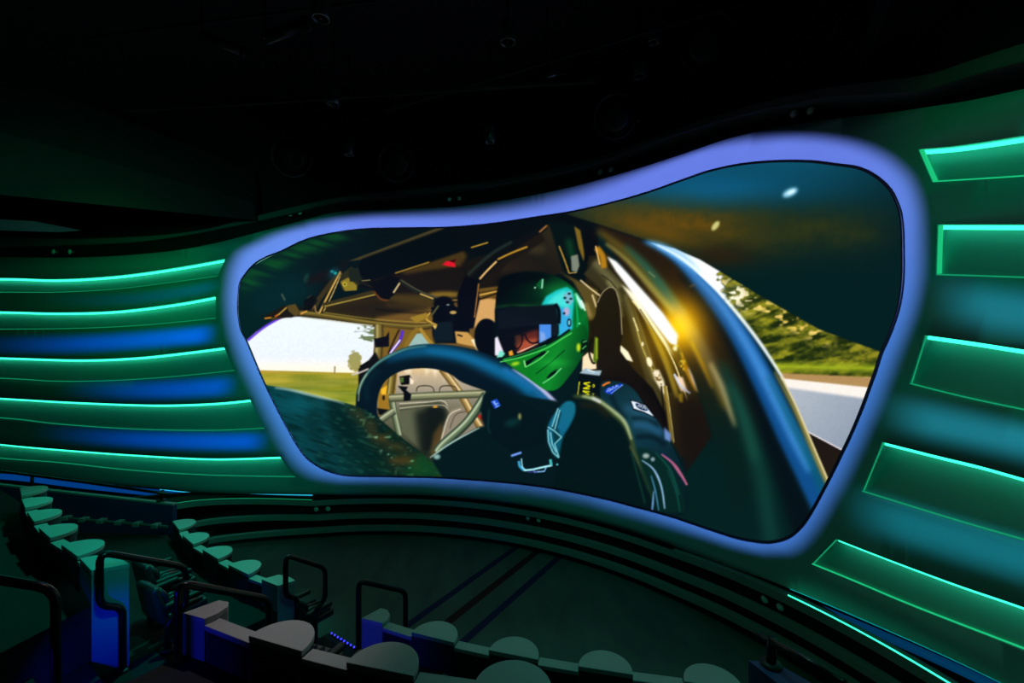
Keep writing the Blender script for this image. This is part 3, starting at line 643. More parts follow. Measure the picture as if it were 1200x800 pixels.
    for q, c, w_ in (([(775, 532), (788, 542), (798, 556), (805, 568)], '#f07c88', 3.4), ([(752, 539), (766, 550), (775, 570), (779, 596)], '#9fc8f0', 2.4), ([(763, 557), (768, 575), (772, 598)], '#5898c8', 1.6), ([(766, 575), (765, 590), (764, 600)], '#78a8e0', 2.2), ([(782, 550), (792, 575), (797, 600)], '#0d4640', 2.5), ([(768, 530), (785, 550), (796, 580)], '#0e4a3c', 3)):
        L(q, [1, w_, w_*.6], c, .6, .9)
    E(757, 534, 4, 3, '#a8b8b0', 1, .9); E(765, 538, 2.5, 2.5, '#88a0a8', .7, .9); L([(776, 531), (790, 544), (804, 567)], .8, '#5030a0', .5, .8)
    # padded knuckle with zigzag mark
    kn = [(655, 478), (664, 470), (673, 472), (674, 484), (668, 498), (660, 512), (656, 530), (654, 537), (648, 532), (642, 518), (641, 506), (645, 492)]
    km = P(kn, ('lin', (650, 530), (670, 475), [(0, '#0a5060'), (.5, '#126888'), (1, '#146c84')]), .8, sm=True)
    P([(646, 500), (652, 490), (655, 480), (658, 484), (653, 500), (658, 514), (650, 520)], '#04282e', .8, .7, clip=km)
    for q in ([(654, 478), (647, 500)], [(656, 480), (650, 503)], [(642, 500), (650, 505), (658, 512)], [(658, 512), (650, 520), (655, 536)], [(642, 503), (643, 518), (648, 530), (655, 536)], [(645, 506), (647, 520), (652, 530)]):
        L(q, 1.5, '#8fd8e0', .4, .9, sm=False)
    # left glove & small marks
    P([(566, 462), (580, 458), (610, 470), (640, 486), (640, 520), (600, 530), (572, 510), (564, 490)], '#041618', 1.2)
    P([(575, 470), (582, 467), (587, 475), (580, 479)], '#1c50c8', .4)
    for q in ([(577, 471), (580, 470), (578.5, 473)], [(580, 474), (584, 472)], [(581, 477), (585, 475)], [(579, 470), (582, 476)]): L(q, .8, '#b0d0ff', .15, sm=False)
    E(609, 488, 1.6, 4, '#b0b060', .9, .9); E(600, 495, 9, 4, '#0a3a3a', 2.5, .8, -.3); L([(573, 480), (572, 500), (575, 508)], 1.5, '#0c3c3c', .8)
    # bright buckle
    for q, w_, c in (([(599, 534), (611, 530)], 2.6, '#7098e8'), ([(608, 540), (609, 546), (614, 551)], 3, '#38a0c8'), ([(611, 537), (612, 547), (616, 551)], 1.4, '#a8e8f8'), ([(614, 551), (624, 550), (637, 547), (647, 545)], 2.2, '#a8e8f0'), ([(625, 549), (626, 553), (638, 552), (640, 547)], 1.4, '#90c8ff'), ([(645, 538), (646, 545)], 3, '#48b8b8'), ([(618, 553), (630, 553)], .8, '#5040c0')):
        L(q, w_, c, .35, 1, sm=False)
    E(653, 544, 1.2, 1.2, '#60d0e0', .4)
    # fine grain of the projected film
    s.a *= (1+(vnoise(X, Y, 1.6, 1.6, 90)-.5)*.035)[..., None]
    s.a = np.clip(np.clip(s.a, 0, 1)**1.05*1.05, 0, 1)
    return s.a
# ------------------------------------------------------------------ plan of the curved front wall
def catxy(pts, n=12):
    return [tuple(p) for p in cat(pts, n)]
def ring(R, left, a_end=-22, x_join=-4.6):
    """plan line, left to right: free-form left part, then a circle about (-3.3, 3.2)"""
    a0 = math.acos(max(-1, min(1, (x_join+3.3)/R)))
    arc = [(-3.3+R*math.cos(a), 3.2+R*math.sin(a)) for a in np.linspace(a0, math.radians(a_end), 110)]
    return np.array(catxy(list(left)+arc[:1], 12)[:-1]+arc)
WALL = ring(8.6, [(-20, 15.3), (-15.8, 14), (-12, 12.9), (-9.1, 12.2), (-6.8, 11.9)])
def arclen(P):
    return np.concatenate([[0], np.cumsum(np.linalg.norm(np.diff(P, axis=0), axis=1))])
def offset(P, d):                       # towards the room for positive d
    T = np.gradient(P, axis=0); T /= np.linalg.norm(T, axis=1)[:, None]
    return P+np.stack([T[:, 1], -T[:, 0]], 1)*d
class Surf:
    """upright surface over a plan line; (s, z) coordinates"""
    def __init__(s, P): s.P = np.array(P); s.S = arclen(s.P); f = s.P[:, 1] > .6; s.t = (s.P[:, 0]/s.P[:, 1])[f]; s.ts = s.S[f]
    def hit(s, px, py):
        q = float(np.interp((px-600)/FPX, s.t, s.ts)); x, y = s.at(q)
        return q, (400-py)/FPX*y
    def at(s, q): return float(np.interp(q, s.S, s.P[:, 0])), float(np.interp(q, s.S, s.P[:, 1]))
    def xyz(s, q, z): x, y = s.at(q); return (x, y, z)
    def px(s, px, py): q, z = s.hit(px, py); return s.xyz(q, z)
SW = Surf(WALL)
def off(d): return Surf(offset(WALL, d))
def curve(pts, xs):                     # smooth y(x) through traced pixels
    P = cat(pts, 10); o = np.argsort(P[:, 0]); return np.interp(xs, P[o, 0], P[o, 1])

TOP = [(-160, 300), (0, 301), (67, 302), (135, 300), (202, 294), (252, 285), (315, 269), (360, 257), (400, 248), (470, 245), (535, 242), (602, 233), (670, 219), (737, 201), (800, 181), (867, 159), (948, 143.5), (1036, 133), (1087, 125.6), (1137, 118), (1200, 104.6), (1290, 84)]
FB = [(-160, 289), (0, 288.6), (135, 285), (202, 278), (263, 267), (337, 251), (400, 236), (511, 224.5), (602, 213), (687, 194), (737.5, 177), (800, 155), (867.5, 135), (935, 120), (989, 112), (1070, 108), (1087, 104.6), (1137.5, 88.5), (1200, 71), (1290, 46)]
FT = [(-160, 278), (0, 278), (90, 279.6), (180, 276), (243, 268), (300, 253), (400, 231), (511, 219), (602, 208), (687, 188), (737.5, 171), (800, 148), (867, 127), (969, 103), (1080, 88.4), (1137, 71), (1200, 50.6), (1290, 25)]
BOT = [(-160, 548), (0, 553), (100, 564), (190, 573), (242, 577), (366, 579.3), (440, 579.5), (515, 580.8), (590, 588.5), (640, 597), (727, 619), (790, 640), (865, 667), (922, 687.5), (1025, 731), (1117, 772), (1175, 800), (1290, 855)]
RECS = [  # name, top curve, bottom curve, side
 ('L', [(-170, 325), (0, 325.5), (67, 327), (135, 323), (202, 314), (264.6, 303)], [(-170, 343), (0, 342.6), (67, 342.6), (135, 339), (202, 331), (255.6, 323.7)]),
 ('L', [(-170, 362), (0, 364.6), (67, 366), (135, 364), (202, 356), (253, 347)], [(-170, 386), (0, 386), (90, 385), (157, 382), (205, 378), (253.4, 373)]),
 ('L', [(-170, 414), (0, 418.6), (90, 421), (157, 418.6), (216, 412.5), (263, 406.5)], [(-170, 438), (0, 443.4), (67, 447), (135, 446), (202, 441.6), (275.4, 434.4)]),
 ('L', [(-170, 456), (0, 466), (90, 471), (180, 474), (247, 472.3), (293.4, 468)], [(-170, 480), (0, 489.8), (67, 497), (157, 503), (247, 504.6), (310.5, 502)]),
 ('L', [(-170, 502), (0, 520), (67, 526), (157, 532.5), (247, 537), (328.5, 535)], [(-170, 520), (0, 537), (67, 542), (157, 551.5), (247, 557), (346.5, 559)]),
 ('R', [(1076, 175), (1125, 170.5), (1200, 159), (1300, 143)], [(1093, 213.6), (1144, 210.6), (1200, 207), (1300, 200)]),
 ('R', [(1098.7, 263), (1150, 263), (1200, 263), (1300, 263)], [(1097, 322.4), (1144, 324), (1200, 326), (1300, 330)]),
 ('R', [(1083.8, 392.5), (1144, 400.8), (1200, 409.4), (1300, 424)], [(1066, 450), (1130, 466), (1200, 481), (1300, 502)]),
 ('R', [(1034, 517.5), (1100, 534), (1150, 546), (1200, 560), (1300, 588)], [(1010, 576), (1100, 604), (1150, 619), (1200, 633.5), (1300, 664)]),
 ('R', [(980, 631), (1050, 658), (1125, 685.5), (1200, 711), (1300, 748)], [(951, 661), (1000, 681), (1075, 712.5), (1200, 761), (1300, 800)]),
]
OUT = [(279.5, 345), (281, 332.5), (286, 323), (297.5, 310), (312, 301), (330, 294), (357.5, 281), (390, 273), (430, 268), (482, 267), (530, 266), (580, 261.5), (630, 254), (680, 246), (747, 229), (797, 212), (830, 200.7), (867, 192.7), (907, 189), (947, 189), (980, 192.7), (1007, 197), (1027, 207), (1043, 222), (1053, 242), (1057, 262), (1058, 290), (1057.7, 327), (1053, 360), (1043, 390), (1033, 413), (1023, 443), (1004, 493), (986, 532), (968, 568), (950, 601), (938, 617.5), (923, 629.5), (902, 634.6), (881, 633), (860, 628.6), (830, 619), (785, 604), (740, 592), (705, 583), (650, 572), (595, 565), (520, 559.5), (455, 558), (410, 557), (387.5, 552.5), (370, 544), (357.5, 534), (347.5, 520), (337.5, 502.5), (322.5, 474), (307.5, 442.5), (290, 401), (282.5, 386), (279, 365)]

# ------------------------------------------------------------------ front wall with its niches cut out
def wall_panel():
    xs = np.linspace(-150, 1285, 200)
    top = [SW.hit(x, y) for x, y in zip(xs, curve(TOP, xs))]; bot = [SW.hit(x, y) for x, y in zip(xs, curve(BOT, xs))]
    loops = [bot+top[::-1]]; holes = []
    for side, tp, bt in RECS:
        if side == 'L':
            x0, x1 = -140, None
            xt = np.linspace(-140, tp[-1][0], 40); xb = np.linspace(-140, bt[-1][0], 40)
        else:
            xt = np.linspace(tp[0][0], 1270, 30); xb = np.linspace(bt[0][0], 1270, 30)
        T_ = [SW.hit(x, y) for x, y in zip(xt, curve(tp, xt))]; B_ = [SW.hit(x, y) for x, y in zip(xb, curve(bt, xb))]
        holes.append((side, T_, B_)); loops.append(B_+T_[::-1])
    V, E = [], []
    for lp in loops:
        n0 = len(V); V += [Vector(p) for p in lp]; E += [(n0+i, n0+(i+1) % len(lp)) for i in range(len(lp))]
    def inside(p, lp):
        c = False; n = len(lp)
        for i in range(n):
            a, b = lp[i], lp[(i+1) % n]
            if (a[1] > p[1]) != (b[1] > p[1]) and p[0] < a[0]+(p[1]-a[1])/(b[1]-a[1])*(b[0]-a[0]): c = not c
        return c
    smin, smax = min(p[0] for p in loops[0]), max(p[0] for p in loops[0])
    for q in np.arange(smin, smax, .16):
        for z in np.arange(-4.2, 3.9, .35):
            if inside((q, z), loops[0]) and not any(inside((q, z), h) for h in loops[1:]): V.append(Vector((q, z)))
    vs, es, fs, _, _, _ = delaunay_2d_cdt(V, E, [], 0, 1e-4)
    out = []
    for f in fs:
        c = (sum(vs[i][0] for i in f)/len(f), sum(vs[i][1] for i in f)/len(f))
        if inside(c, loops[0]) and not any(inside(c, h) for h in loops[1:]): out.append(tuple(f))
    mb = MB(); mb.add([SW.xyz(v[0], v[1]) for v in vs], out)
    o = struct(mb.build('wall_front', M['wall'], smooth=True))
    sd = o.modifiers.new('thick', 'SOLIDIFY'); sd.thickness = .02; sd.offset = 0
    return holes
HOLES = wall_panel()
DN = .17
niche_names = ['topmost', 'second from top', 'middle', 'fourth from top', 'lowest']
for i, (side, T_, B_) in enumerate(HOLES):
    n = len(T_); prof = [(0, 0), (0, 1), (.12, .93), (.3, .78), (.5, .6), (.7, .42), (.85, .28), (1, .2), (1, 0)]
    back = [off(-DN*d) for _, d in prof]
    rows = []
    for (v, d), sf in zip(prof, back):
        r = []
        for a, b in zip(T_, B_):
            q = a[0]*(1-v)+b[0]*v; z = a[1]*(1-v)+b[1]*v
            fx = q/SW.S[-1]
            p = SW.at(q); # plan point pushed back along the wall normal
            e = .02; p0, p1 = SW.at(q-e), SW.at(q+e); tx, ty = p1[0]-p0[0], p1[1]-p0[1]; L_ = math.hypot(tx, ty)
            nx, ny = ty/L_, -tx/L_
            r.append((p[0]-nx*DN*d, p[1]-ny*DN*d, z))
        rows.append(r)
    mb = MB()
    for a, b in zip(rows[:-1], rows[1:]): mb.ribbon(a, b)
    for k in (0, n-1):                                   # end caps
        mb.add([r[k] for r in rows], [tuple(range(len(rows)))])
    og = rows[1][n//2]
    where = 'left of the big screen' if side == 'L' else 'right of the big screen'
    root = empty('light_niche', og); tag(root, 'green-lit recessed wall niche %s, %s' % (where, niche_names[i % 5]), 'wall light', 'glowing wall niches '+where)
    O = Vector(og)
    def put(mb_, name, m, **k):
        mb_.v = [tuple(Vector(v)-O) for v in mb_.v]; return mb_.build(name, m, parent=root, **k)
    put(mb, 'niche_panel', M['wall'])
    def inn(q, z, d):
        p = SW.at(q); e = .02; p0, p1 = SW.at(q-e), SW.at(q+e); tx, ty = p1[0]-p0[0], p1[1]-p0[1]; L_ = math.hypot(tx, ty)
        return (p[0]-ty/L_*d, p[1]+tx/L_*d, z)
    put(MB().tube([inn(a[0], a[1]-(.036 if side == 'L' else .03), .07) for a in T_], .028 if side == 'L' else .024, 8), 'led_strip', M['led_green'], smooth=True)
    low = M['edge_glow_mid'] if i in (5, 9) else M['edge_glow_dim']
    put(MB().tube([inn(b[0], b[1]+.010, .010) for b in B_], .008 if i != 9 else .010, 6), 'lip_glow_line', low, smooth=True)  # glowing tube stands in for the highlight on the lower lip
    if side == 'R':
        e0, e1 = T_[0], B_[0]; w_ = .022 if i in (5, 6) else .008
        P_ = [inn(e0[0]*(1-v)+e1[0]*v+w_, e0[1]*(1-v)+e1[1]*v, .02) for v in np.linspace(.03, .97, 8)]
        put(MB().tube(P_, w_, 6), 'end_cap_glow', M['edge_glow_mid'] if i in (5, 6) else M['edge_glow_dim'], smooth=True)  # glow added along the end edge in place of the lit end cap

# ------------------------------------------------------------------ screen
SCR = off(.06)
def build_screen():
    loop = [SCR.hit(x, y) for x, y in cat(OUT, 6, True)]
    L = np.array(loop); s0, s1, z0, z1 = L[:, 0].min(), L[:, 0].max(), L[:, 1].min(), L[:, 1].max()
    NX, NZ = 860, 470
    # columns evenly spaced in viewing angle keep the picture density even
    t0, t1 = (276-600)/FPX, (1061-600)/FPX
    qs = np.interp(np.linspace(t0, t1, NX), SCR.t, SCR.ts)
    xs_ = np.interp(qs, SCR.S, SCR.P[:, 0]); ys_ = np.interp(qs, SCR.S, SCR.P[:, 1])
    zs = np.linspace(z0-.02, z1+.02, NZ)
    X = np.broadcast_to(xs_, (NZ, NX)); Y = np.broadcast_to(ys_, (NZ, NX)); Z = np.broadcast_to(zs[:, None], (NZ, NX)); Q = np.broadcast_to(qs, (NZ, NX))
    # inside test in (s, z)
    A = np.zeros((NZ, NX), bool); P = L; R = np.roll(L, -1, 0)
    for a, b in zip(P, R):
        if a[1] == b[1]: continue
        c = (a[1] > Z) != (b[1] > Z); A ^= c & (Q < a[0]+(Z-a[1])/(b[1]-a[1])*(b[0]-a[0]))
    G = A.copy(); G[1:] |= A[:-1]; G[:-1] |= A[1:]; G[:, 1:] |= A[:, :-1]; G[:, :-1] |= A[:, 1:]
    idx = np.full((NZ, NX), -1); idx[G] = np.arange(G.sum())
    q = G[:-1, :-1] & G[1:, :-1] & G[:-1, 1:] & G[1:, 1:]
    F = np.stack([idx[:-1, :-1][q], idx[:-1, 1:][q], idx[1:, 1:][q], idx[1:, :-1][q]], 1)
    V = np.stack([X[G], Y[G], Z[G]], 1)
    pic = paint_frame()
    u = (600+V[:, 0]/V[:, 1]*FPX-PX0)*SS-.5; v = (400-V[:, 2]/V[:, 1]*FPX-PY0)*SS-.5
    u = np.clip(u, 0, CW-1.01); v = np.clip(v, 0, CH-1.01); i, j = u.astype(int), v.astype(int); f, g = (u-i)[:, None], (v-j)[:, None]
    c = (pic[j, i]*(1-f)+pic[j, i+1]*f)*(1-g)+(pic[j+1, i]*(1-f)+pic[j+1, i+1]*f)*g
    lin = np.where(c <= .04045, c/12.92, ((c+.055)/1.055)**2.4)
    og = Vector((float(V[:, 0].mean()), float(V[:, 1].mean()), float(V[:, 2].min())))
    W = (V-np.array(og))*K
    me = bpy.data.meshes.new('picture'); me.vertices.add(len(W)); me.vertices.foreach_set('co', W.astype(np.float32).ravel())
    me.loops.add(F.size); me.loops.foreach_set('vertex_index', F.ravel().astype(np.int32))
    me.polygons.add(len(F)); me.polygons.foreach_set('loop_start', np.arange(0, F.size, 4, dtype=np.int32))
    me.update(calc_edges=True)
    at = me.color_attributes.new('film_frame', 'FLOAT_COLOR', 'POINT')
    at.data.foreach_set('color', np.concatenate([lin, np.ones((len(lin), 1))], 1).astype(np.float32).ravel())
    m = bpy.data.materials.new('lit screen picture'); m.use_nodes = True; nt = m.node_tree; b = nt.nodes['Principled BSDF']
    a = nt.nodes.new('ShaderNodeAttribute'); a.attribute_name = 'film_frame'
    b.inputs['Base Color'].default_value = (.003, .003, .003, 1); b.inputs['Roughness'].default_value = .9; b.inputs['Specular IOR Level'].default_value = 0
    nt.links.new(a.outputs['Color'], b.inputs['Emission Color']); b.inputs['Emission Strength'].default_value = 1
    me.materials.append(m); o = bpy.data.objects.new('picture', me); COL.objects.link(o)
    me.validate()
    root = empty('curved_screen', og)
    tag(root, 'huge free-form curved screen showing a green-helmeted race driver at the wheel', 'screen')
    o.parent = root
    # black edge around the picture and the body behind it
    P2 = [Vector(SCR.xyz(*p))-og for p in loop]
    rim = MB().tube(P2, .021, 8, closed=True); rim.build('screen_edge', M['bezel'], parent=root, smooth=True)
    SB = off(.01); L3 = [Vector(SB.xyz(*p))-og for p in loop]
    MB().ribbon(P2, L3, closed=True).build('screen_side', M['bezel'], parent=root, smooth=True)
build_screen()

# ------------------------------------------------------------------ lower band: black backing and three ribs
def ZO(p): return .085*max(0, min(1.6, (p[0]-3.1)/1.2)) if p[1] > 0 else .2
def ledge(R, left, name, z0, z1, m, d=0, kind='structure', depth=.1):
    P = ring(R, left, a_end=-18, x_join=-5.0)
    zo = ZO if name != 'wall_lower' else (lambda p: 0)
    A = offset(P, 0); B = offset(P, -depth)
    mb = MB(); f0 = [(p[0], p[1], z0+zo(p)) for p in A]; f1 = [(p[0], p[1], z1+zo(p)) for p in A]; b0 = [(p[0], p[1], z0+zo(q)) for p, q in zip(B, A)]; b1 = [(p[0], p[1], z1+zo(q)) for p, q in zip(B, A)]
    mb.ribbon(f0, f1).ribbon(f1, b1).ribbon(b1, b0).ribbon(b0, f0)
    n = len(P); mb.add([f0[0], f1[0], b1[0], b0[0]], [(0, 1, 2, 3)]); mb.add([f0[-1], f1[-1], b1[-1], b0[-1]], [(0, 1, 2, 3)])
    return mb.build(name, m), P
LB = ledge(8.62, [(-12.5, 9.5), (-10.2, 11.3), (-8.6, 11.95), (-6.8, 11.85)], 'wall_lower', -5.1, -3.99, M['black'])[0]; struct(LB)
RIBP = []
for k, (R, left, z0, z1) in enumerate([
        (8.5, [(-9.6, 9.6), (-9.0, 10.6), (-8.45, 11.22), (-7.8, 11.55), (-6.6, 11.65)], -4.17, -4.03),
        (8.46, [(-8.8, 9.6), (-8.3, 10.3), (-7.85, 10.95), (-7.35, 11.3), (-6.2, 11.5)], -4.53, -4.42),
        (8.42, [(-8.3, 9.4), (-7.9, 10.2), (-7.35, 10.8), (-6.7, 11.1), (-5.9, 11.3)], -4.84, -4.73)]):
    o, P = ledge(R, left, 'trim_%d' % (11+k), z0, z1, M['rib'], depth=.14); struct(o); RIBP.append(P)
# black shelf between wall foot and first rib
o = MB().ribbon([(p[0], p[1], -4.03) for p in RIBP[0]], [(p[0], p[1], -4.03) for p in offset(RIBP[0], -.6)]).build('trim_14', M['black']); struct(o)
SB_ = off(-.3)
xs = np.linspace(-150, 1270, 120)
o = MB().ribbon([SB_.xyz(*SB_.hit(x, y-14)) for x, y in zip(xs, curve(BOT, xs))], [SB_.xyz(SB_.hit(x, y)[0], -4.05) for x, y in zip(xs, curve(BOT, xs))]).build('trim_15', M['black']); struct(o)
# cove LEDs in the gap
def cove(x0, x1, dy, surf, r, m, label, name='led_strip'):
    x = np.linspace(x0, x1, 40); y = curve(BOT, x)+dy
    o = MB().tube([surf.px(a, b) for a, b in zip(x, y)], r, 6).build(name, m, smooth=True)
    return tag(o, label, 'light strip')
s1 = off(-.03)
cove(188, 366, .2, s1, .022, M['led_cyan'], 'cyan-blue light line under the wall foot, ending below the screen corner')
cove(926, 1270, .6, s1, .008, M['led_teal'], 'cyan-blue light line under the wall foot at the right of the screen')
def on_rib(i0, i1, m, label, r=.012):
    P = offset(RIBP[0], -.01)[i0:i1]
    o = MB().tube([(p[0], p[1], -4.018+ZO(p)) for p in P], r, 6).build('led_strip', m, smooth=True); tag(o, label, 'light strip')
tt = RIBP[0][:, 0]/np.maximum(RIBP[0][:, 1], .1)
i_r = int(np.argmax((tt > (918-600)/FPX) & (RIBP[0][:, 0] > 0)))
on_rib(i_r, len(tt)-4, M['led_green'], 'bright green light line on the ribbed ledge at the lower right', .010)
i_l = int(np.argmax((tt > (366-600)/FPX)))
on_rib(26, i_l, M['edge_glow_dim'], 'faint green light line on the ribbed ledge at the lower left', .007)
bl = off(-.27)
cove(-140, 230, 5, bl, .09, M['led_blue'], 'wide blue glow strip deep in the gap under the wall foot at far left')
cove(950, 1270, 9, bl, .06, M['led_blue2'], 'dim blue glow strip deep in the gap under the wall foot at far right')

# ------------------------------------------------------------------ upper band
xs = np.linspace(-150, 1285, 160)
a, b, c = curve(TOP, xs), curve(FB, xs), curve(FT, xs)
s2, s3 = off(-.22), off(.10)
o = MB().ribbon([s2.px(x, y+8) for x, y in zip(xs, a)], [s2.px(x, y-8) for x, y in zip(xs, b)]).build('wall_upper', M['black'], smooth=True); struct(o)
mb = MB()
F0 = [s3.px(x, y) for x, y in zip(xs, b)]; F1 = [s3.px(x, y) for x, y in zip(xs, c)]
s4 = off(-.35); B0 = [s4.xyz(s4.hit(x, y)[0], p[2]) for x, y, p in zip(xs, b, F0)]; B1 = [s4.xyz(s4.hit(x, y)[0], p[2]) for x, y, p in zip(xs, c, F1)]
mb.ribbon(F0, F1).ribbon(F1, B1).ribbon(B0, F0)
o = mb.build('trim_16', M['fascia']); struct(o)
o = MB().ribbon(B0, [(p[0], p[1], 6.3) for p in B0]).build('wall_bulkhead', M['ceil'], smooth=True); struct(o)

# ------------------------------------------------------------------ twin round spots
def twin(px, py, surf, rad, label):
    q, z = surf.hit(px, py); p = Vector(surf.xyz(q, z)); e = .02; p0, p1 = surf.at(q-e), surf.at(q+e)
    n = Vector((p1[1]-p0[1], -(p1[0]-p0[0]), 0)).normalized()
    r = empty('recessed_spot', p); tag(r, label, 'spotlight', 'twin recessed spots in the black bands')
    MB().lathe([(rad*1.25, -.14), (rad*1.25, .03), (rad*1.02, .035), (rad*1.0, .01), (rad*.3, -.01)], (0, 0, 0), n, 20).build('housing', M['plastic'], parent=r, smooth=True)
    MB().lathe([(rad*.98, .012), (rad*.96, .03), (rad*.7, .045), (rad*.3, .053), (.004, .055)], (0, 0, 0), n, 20).build('lens', M['lens'], parent=r, smooth=True)
su = off(-.09)
for (x, y), w in zip([(64, 295), (83, 295), (341, 251.5), (352, 249.5), (527, 234), (538.5, 232.7), (704, 202), (717, 199), (931.5, 133.5), (951.5, 129.5)],
                     [(s, t) for t in ('at the far left end', 'above the screen’s upper left corner', 'above the screen’s middle', 'above the screen, right of middle', 'above the screen’s upper right corner') for s in ('left', 'right')]):
    twin(x, y, su, .062*(.9 if x < 600 else 1)*(1.45 if x < 100 else 1), '%s one of twin round spots, black band %s' % (w[0], w[1]))
sl = Surf(offset(ring(8.62, [(-12.5, 9.5), (-10.2, 11.3), (-8.6, 11.95), (-6.8, 11.85)], a_end=-18, x_join=-5.0), .02))
for (x, y), w in zip([(371, 596), (384.5, 595.5), (619, 606), (631.5, 608.5), (897, 701.5), (915.5, 710.5)],
                     [(s, t) for t in ('below the screen’s lower left corner', 'below the middle of the screen', 'below the screen’s lower right corner') for s in ('left', 'right')]):
    twin(x, y, sl, .062, '%s one of twin round spots, ribbed band %s' % (w[0], w[1]))

# ------------------------------------------------------------------ floors and tiers
def carpet_floor():
    m = bpy.data.materials.new('striped stage carpet'); m.use_nodes = True; nt = m.node_tree; N = nt.nodes; Lk = nt.links; b = N['Principled BSDF']
    b.inputs['Roughness'].default_value = .95
    g = N.new('ShaderNodeTexCoord'); sp = N.new('ShaderNodeSeparateXYZ'); Lk.new(g.outputs['Object'], sp.inputs[0])
    def mt(op, a, b_=None):
        n = N.new('ShaderNodeMath'); n.operation = op
        for i, v in enumerate((a, b_)):
            if v is None: continue
            if isinstance(v, (int, float)): n.inputs[i].default_value = v
            else: Lk.new(v, n.inputs[i])
        return n.outputs[0]
    # signed distance across the stripes (object origin is the world origin)
    nx, ny = .842, -.539
    d = mt('ADD', mt('MULTIPLY', sp.outputs[0], nx), mt('MULTIPLY', sp.outputs[1], ny))
    ns = N.new('ShaderNodeTexNoise'); ns.inputs['Scale'].default_value = 2.2; ns.inputs['Detail'].default_value = 6
    mp = N.new('ShaderNodeMapping'); mp.inputs['Rotation'].default_value = (0, 0, .57); mp.inputs['Scale'].default_value = (1.6, .5, 1); Lk.new(g.outputs['Object'], mp.inputs[0]); Lk.new(mp.outputs[0], ns.inputs['Vector'])
    base = N.new('ShaderNodeMix'); base.data_type = 'RGBA'; base.inputs[6].default_value = srgb('#3d4442'); base.inputs[7].default_value = srgb('#63706b')
    Lk.new(ns.outputs['Fac'], base.inputs[0]); cur = base.outputs[2]
    for (x, y), w, c in (((-1.64*K, 8.33*K), .075*K, '#15174a'), ((-1.0*K, 8.33*K), .085*K, '#3a0d16'), ((-.33*K, 8.33*K), .075*K, '#1a174c')):
        k = mt('LESS_THAN', mt('ABSOLUTE', mt('SUBTRACT', d, x*nx+y*ny)), w)
        mx = N.new('ShaderNodeMix'); mx.data_type = 'RGBA'; Lk.new(k, mx.inputs[0]); Lk.new(cur, mx.inputs[6]); mx.inputs[7].default_value = srgb(c); cur = mx.outputs[2]
    Lk.new(cur, b.inputs['Base Color'])
    n2 = N.new('ShaderNodeTexNoise'); n2.inputs['Scale'].default_value = 60; Lk.new(g.outputs['Object'], n2.inputs['Vector'])
    bp = N.new('ShaderNodeBump'); bp.inputs['Strength'].default_value = .5; Lk.new(n2.outputs['Fac'], bp.inputs['Height']); Lk.new(bp.outputs[0], b.inputs['Normal'])
    o = MB().box(-22, 9, -3, 17, -5.2, -5.0).build('floor', m, origin=(0, 0, 0)); struct(o)
carpet_floor()
R1L = [(-9.4, 8.75), (-8.75, 8.1), (-8.16, 7.55), (-7.51, 6.99), (-6.84, 6.46), (-6.09, 5.92), (-5.28, 5.42), (-4.57, 4.94)]
R1R = [(-3.02, 4.17), (-1.96, 3.75), (-1.01, 3.455), (0, 3.22), (1, 3.1), (2, 3.02), (4.4, 3.0)]
R2L = [(-6.9, 9.1), (-6.4, 8.65), (-5.72, 8.02), (-4.96, 7.47), (-4.2, 6.97), (-3.35, 6.5)]
R2R = [(-1.9, 5.74), (-.94, 5.37), (.01, 5.07), (.99, 4.83), (2.15, 4.6), (2.6, 4.53)]
A = np.array((.57, .82)); B = np.array((.82, -.57)); C0 = np.array((-3.7, 4.6))
def tier(pts, z, name): struct(MB().prism(pts, -5.0, z).build(name, M['carpet']))
tier([(-9.9, 8.8)]+R1L[1:]+[(-4.9, 3.2), (-10, 3.2)], -2.87, 'floor_upper_left')
tier(R1R[:1]+R1R[1:]+[(4.4, 1), (-4.2, 1), (-3.6, 3.3)], -2.87, 'floor_upper_right')
tier([(-8.6, 9.2)]+R2L+[(-4.57, 4.9)]+R1L[::-1][1:], -3.87, 'floor_middle_left')
tier(R2R+[(3.4, 3.0)]+R1R[::-1]+[(-3.02, 4.2)], -3.87, 'floor_middle_right')
tier([(-7.6, 10.2), (-6.2, 9.7), (-4.9, 8.7), (-3.9, 8.1)]+R2L[::-1], -4.87, 'floor_lower_left')
tier([(-1.1, 7.0), (.2, 6.6), (1.6, 6.4), (3.0, 6.2), (2.6, 4.55)]+R2R[::-1][1:], -4.87, 'floor_lower_right')
def aisle(t0, t1, z, half=.84):
    c = [C0+A*t0-B*half, C0+A*t0+B*half, C0+A*t1+B*half, C0+A*t1-B*half]
    return [tuple(p) for p in c], z
steps = [(-4.2, -1.6, -2.87), (-1.6, -1.15, -3.05), (-1.15, -.7, -3.25), (-.7, -.25, -3.45), (-.25, .35, -3.66), (.35, 1.0, -3.87), (1.0, 1.35, -4.07), (1.35, 1.7, -4.27), (1.7, 2.05, -4.47), (2.05, 2.4, -4.67), (2.4, 2.83, -4.87)]
for t0, t1, z in steps:
    pts, z = aisle(t0, t1, z, .86 if t0 < 2.2 else 1.2)
    MBs = MB().prism(pts, -5.0, z); struct(MBs.build('floor_step', M['carpet']))
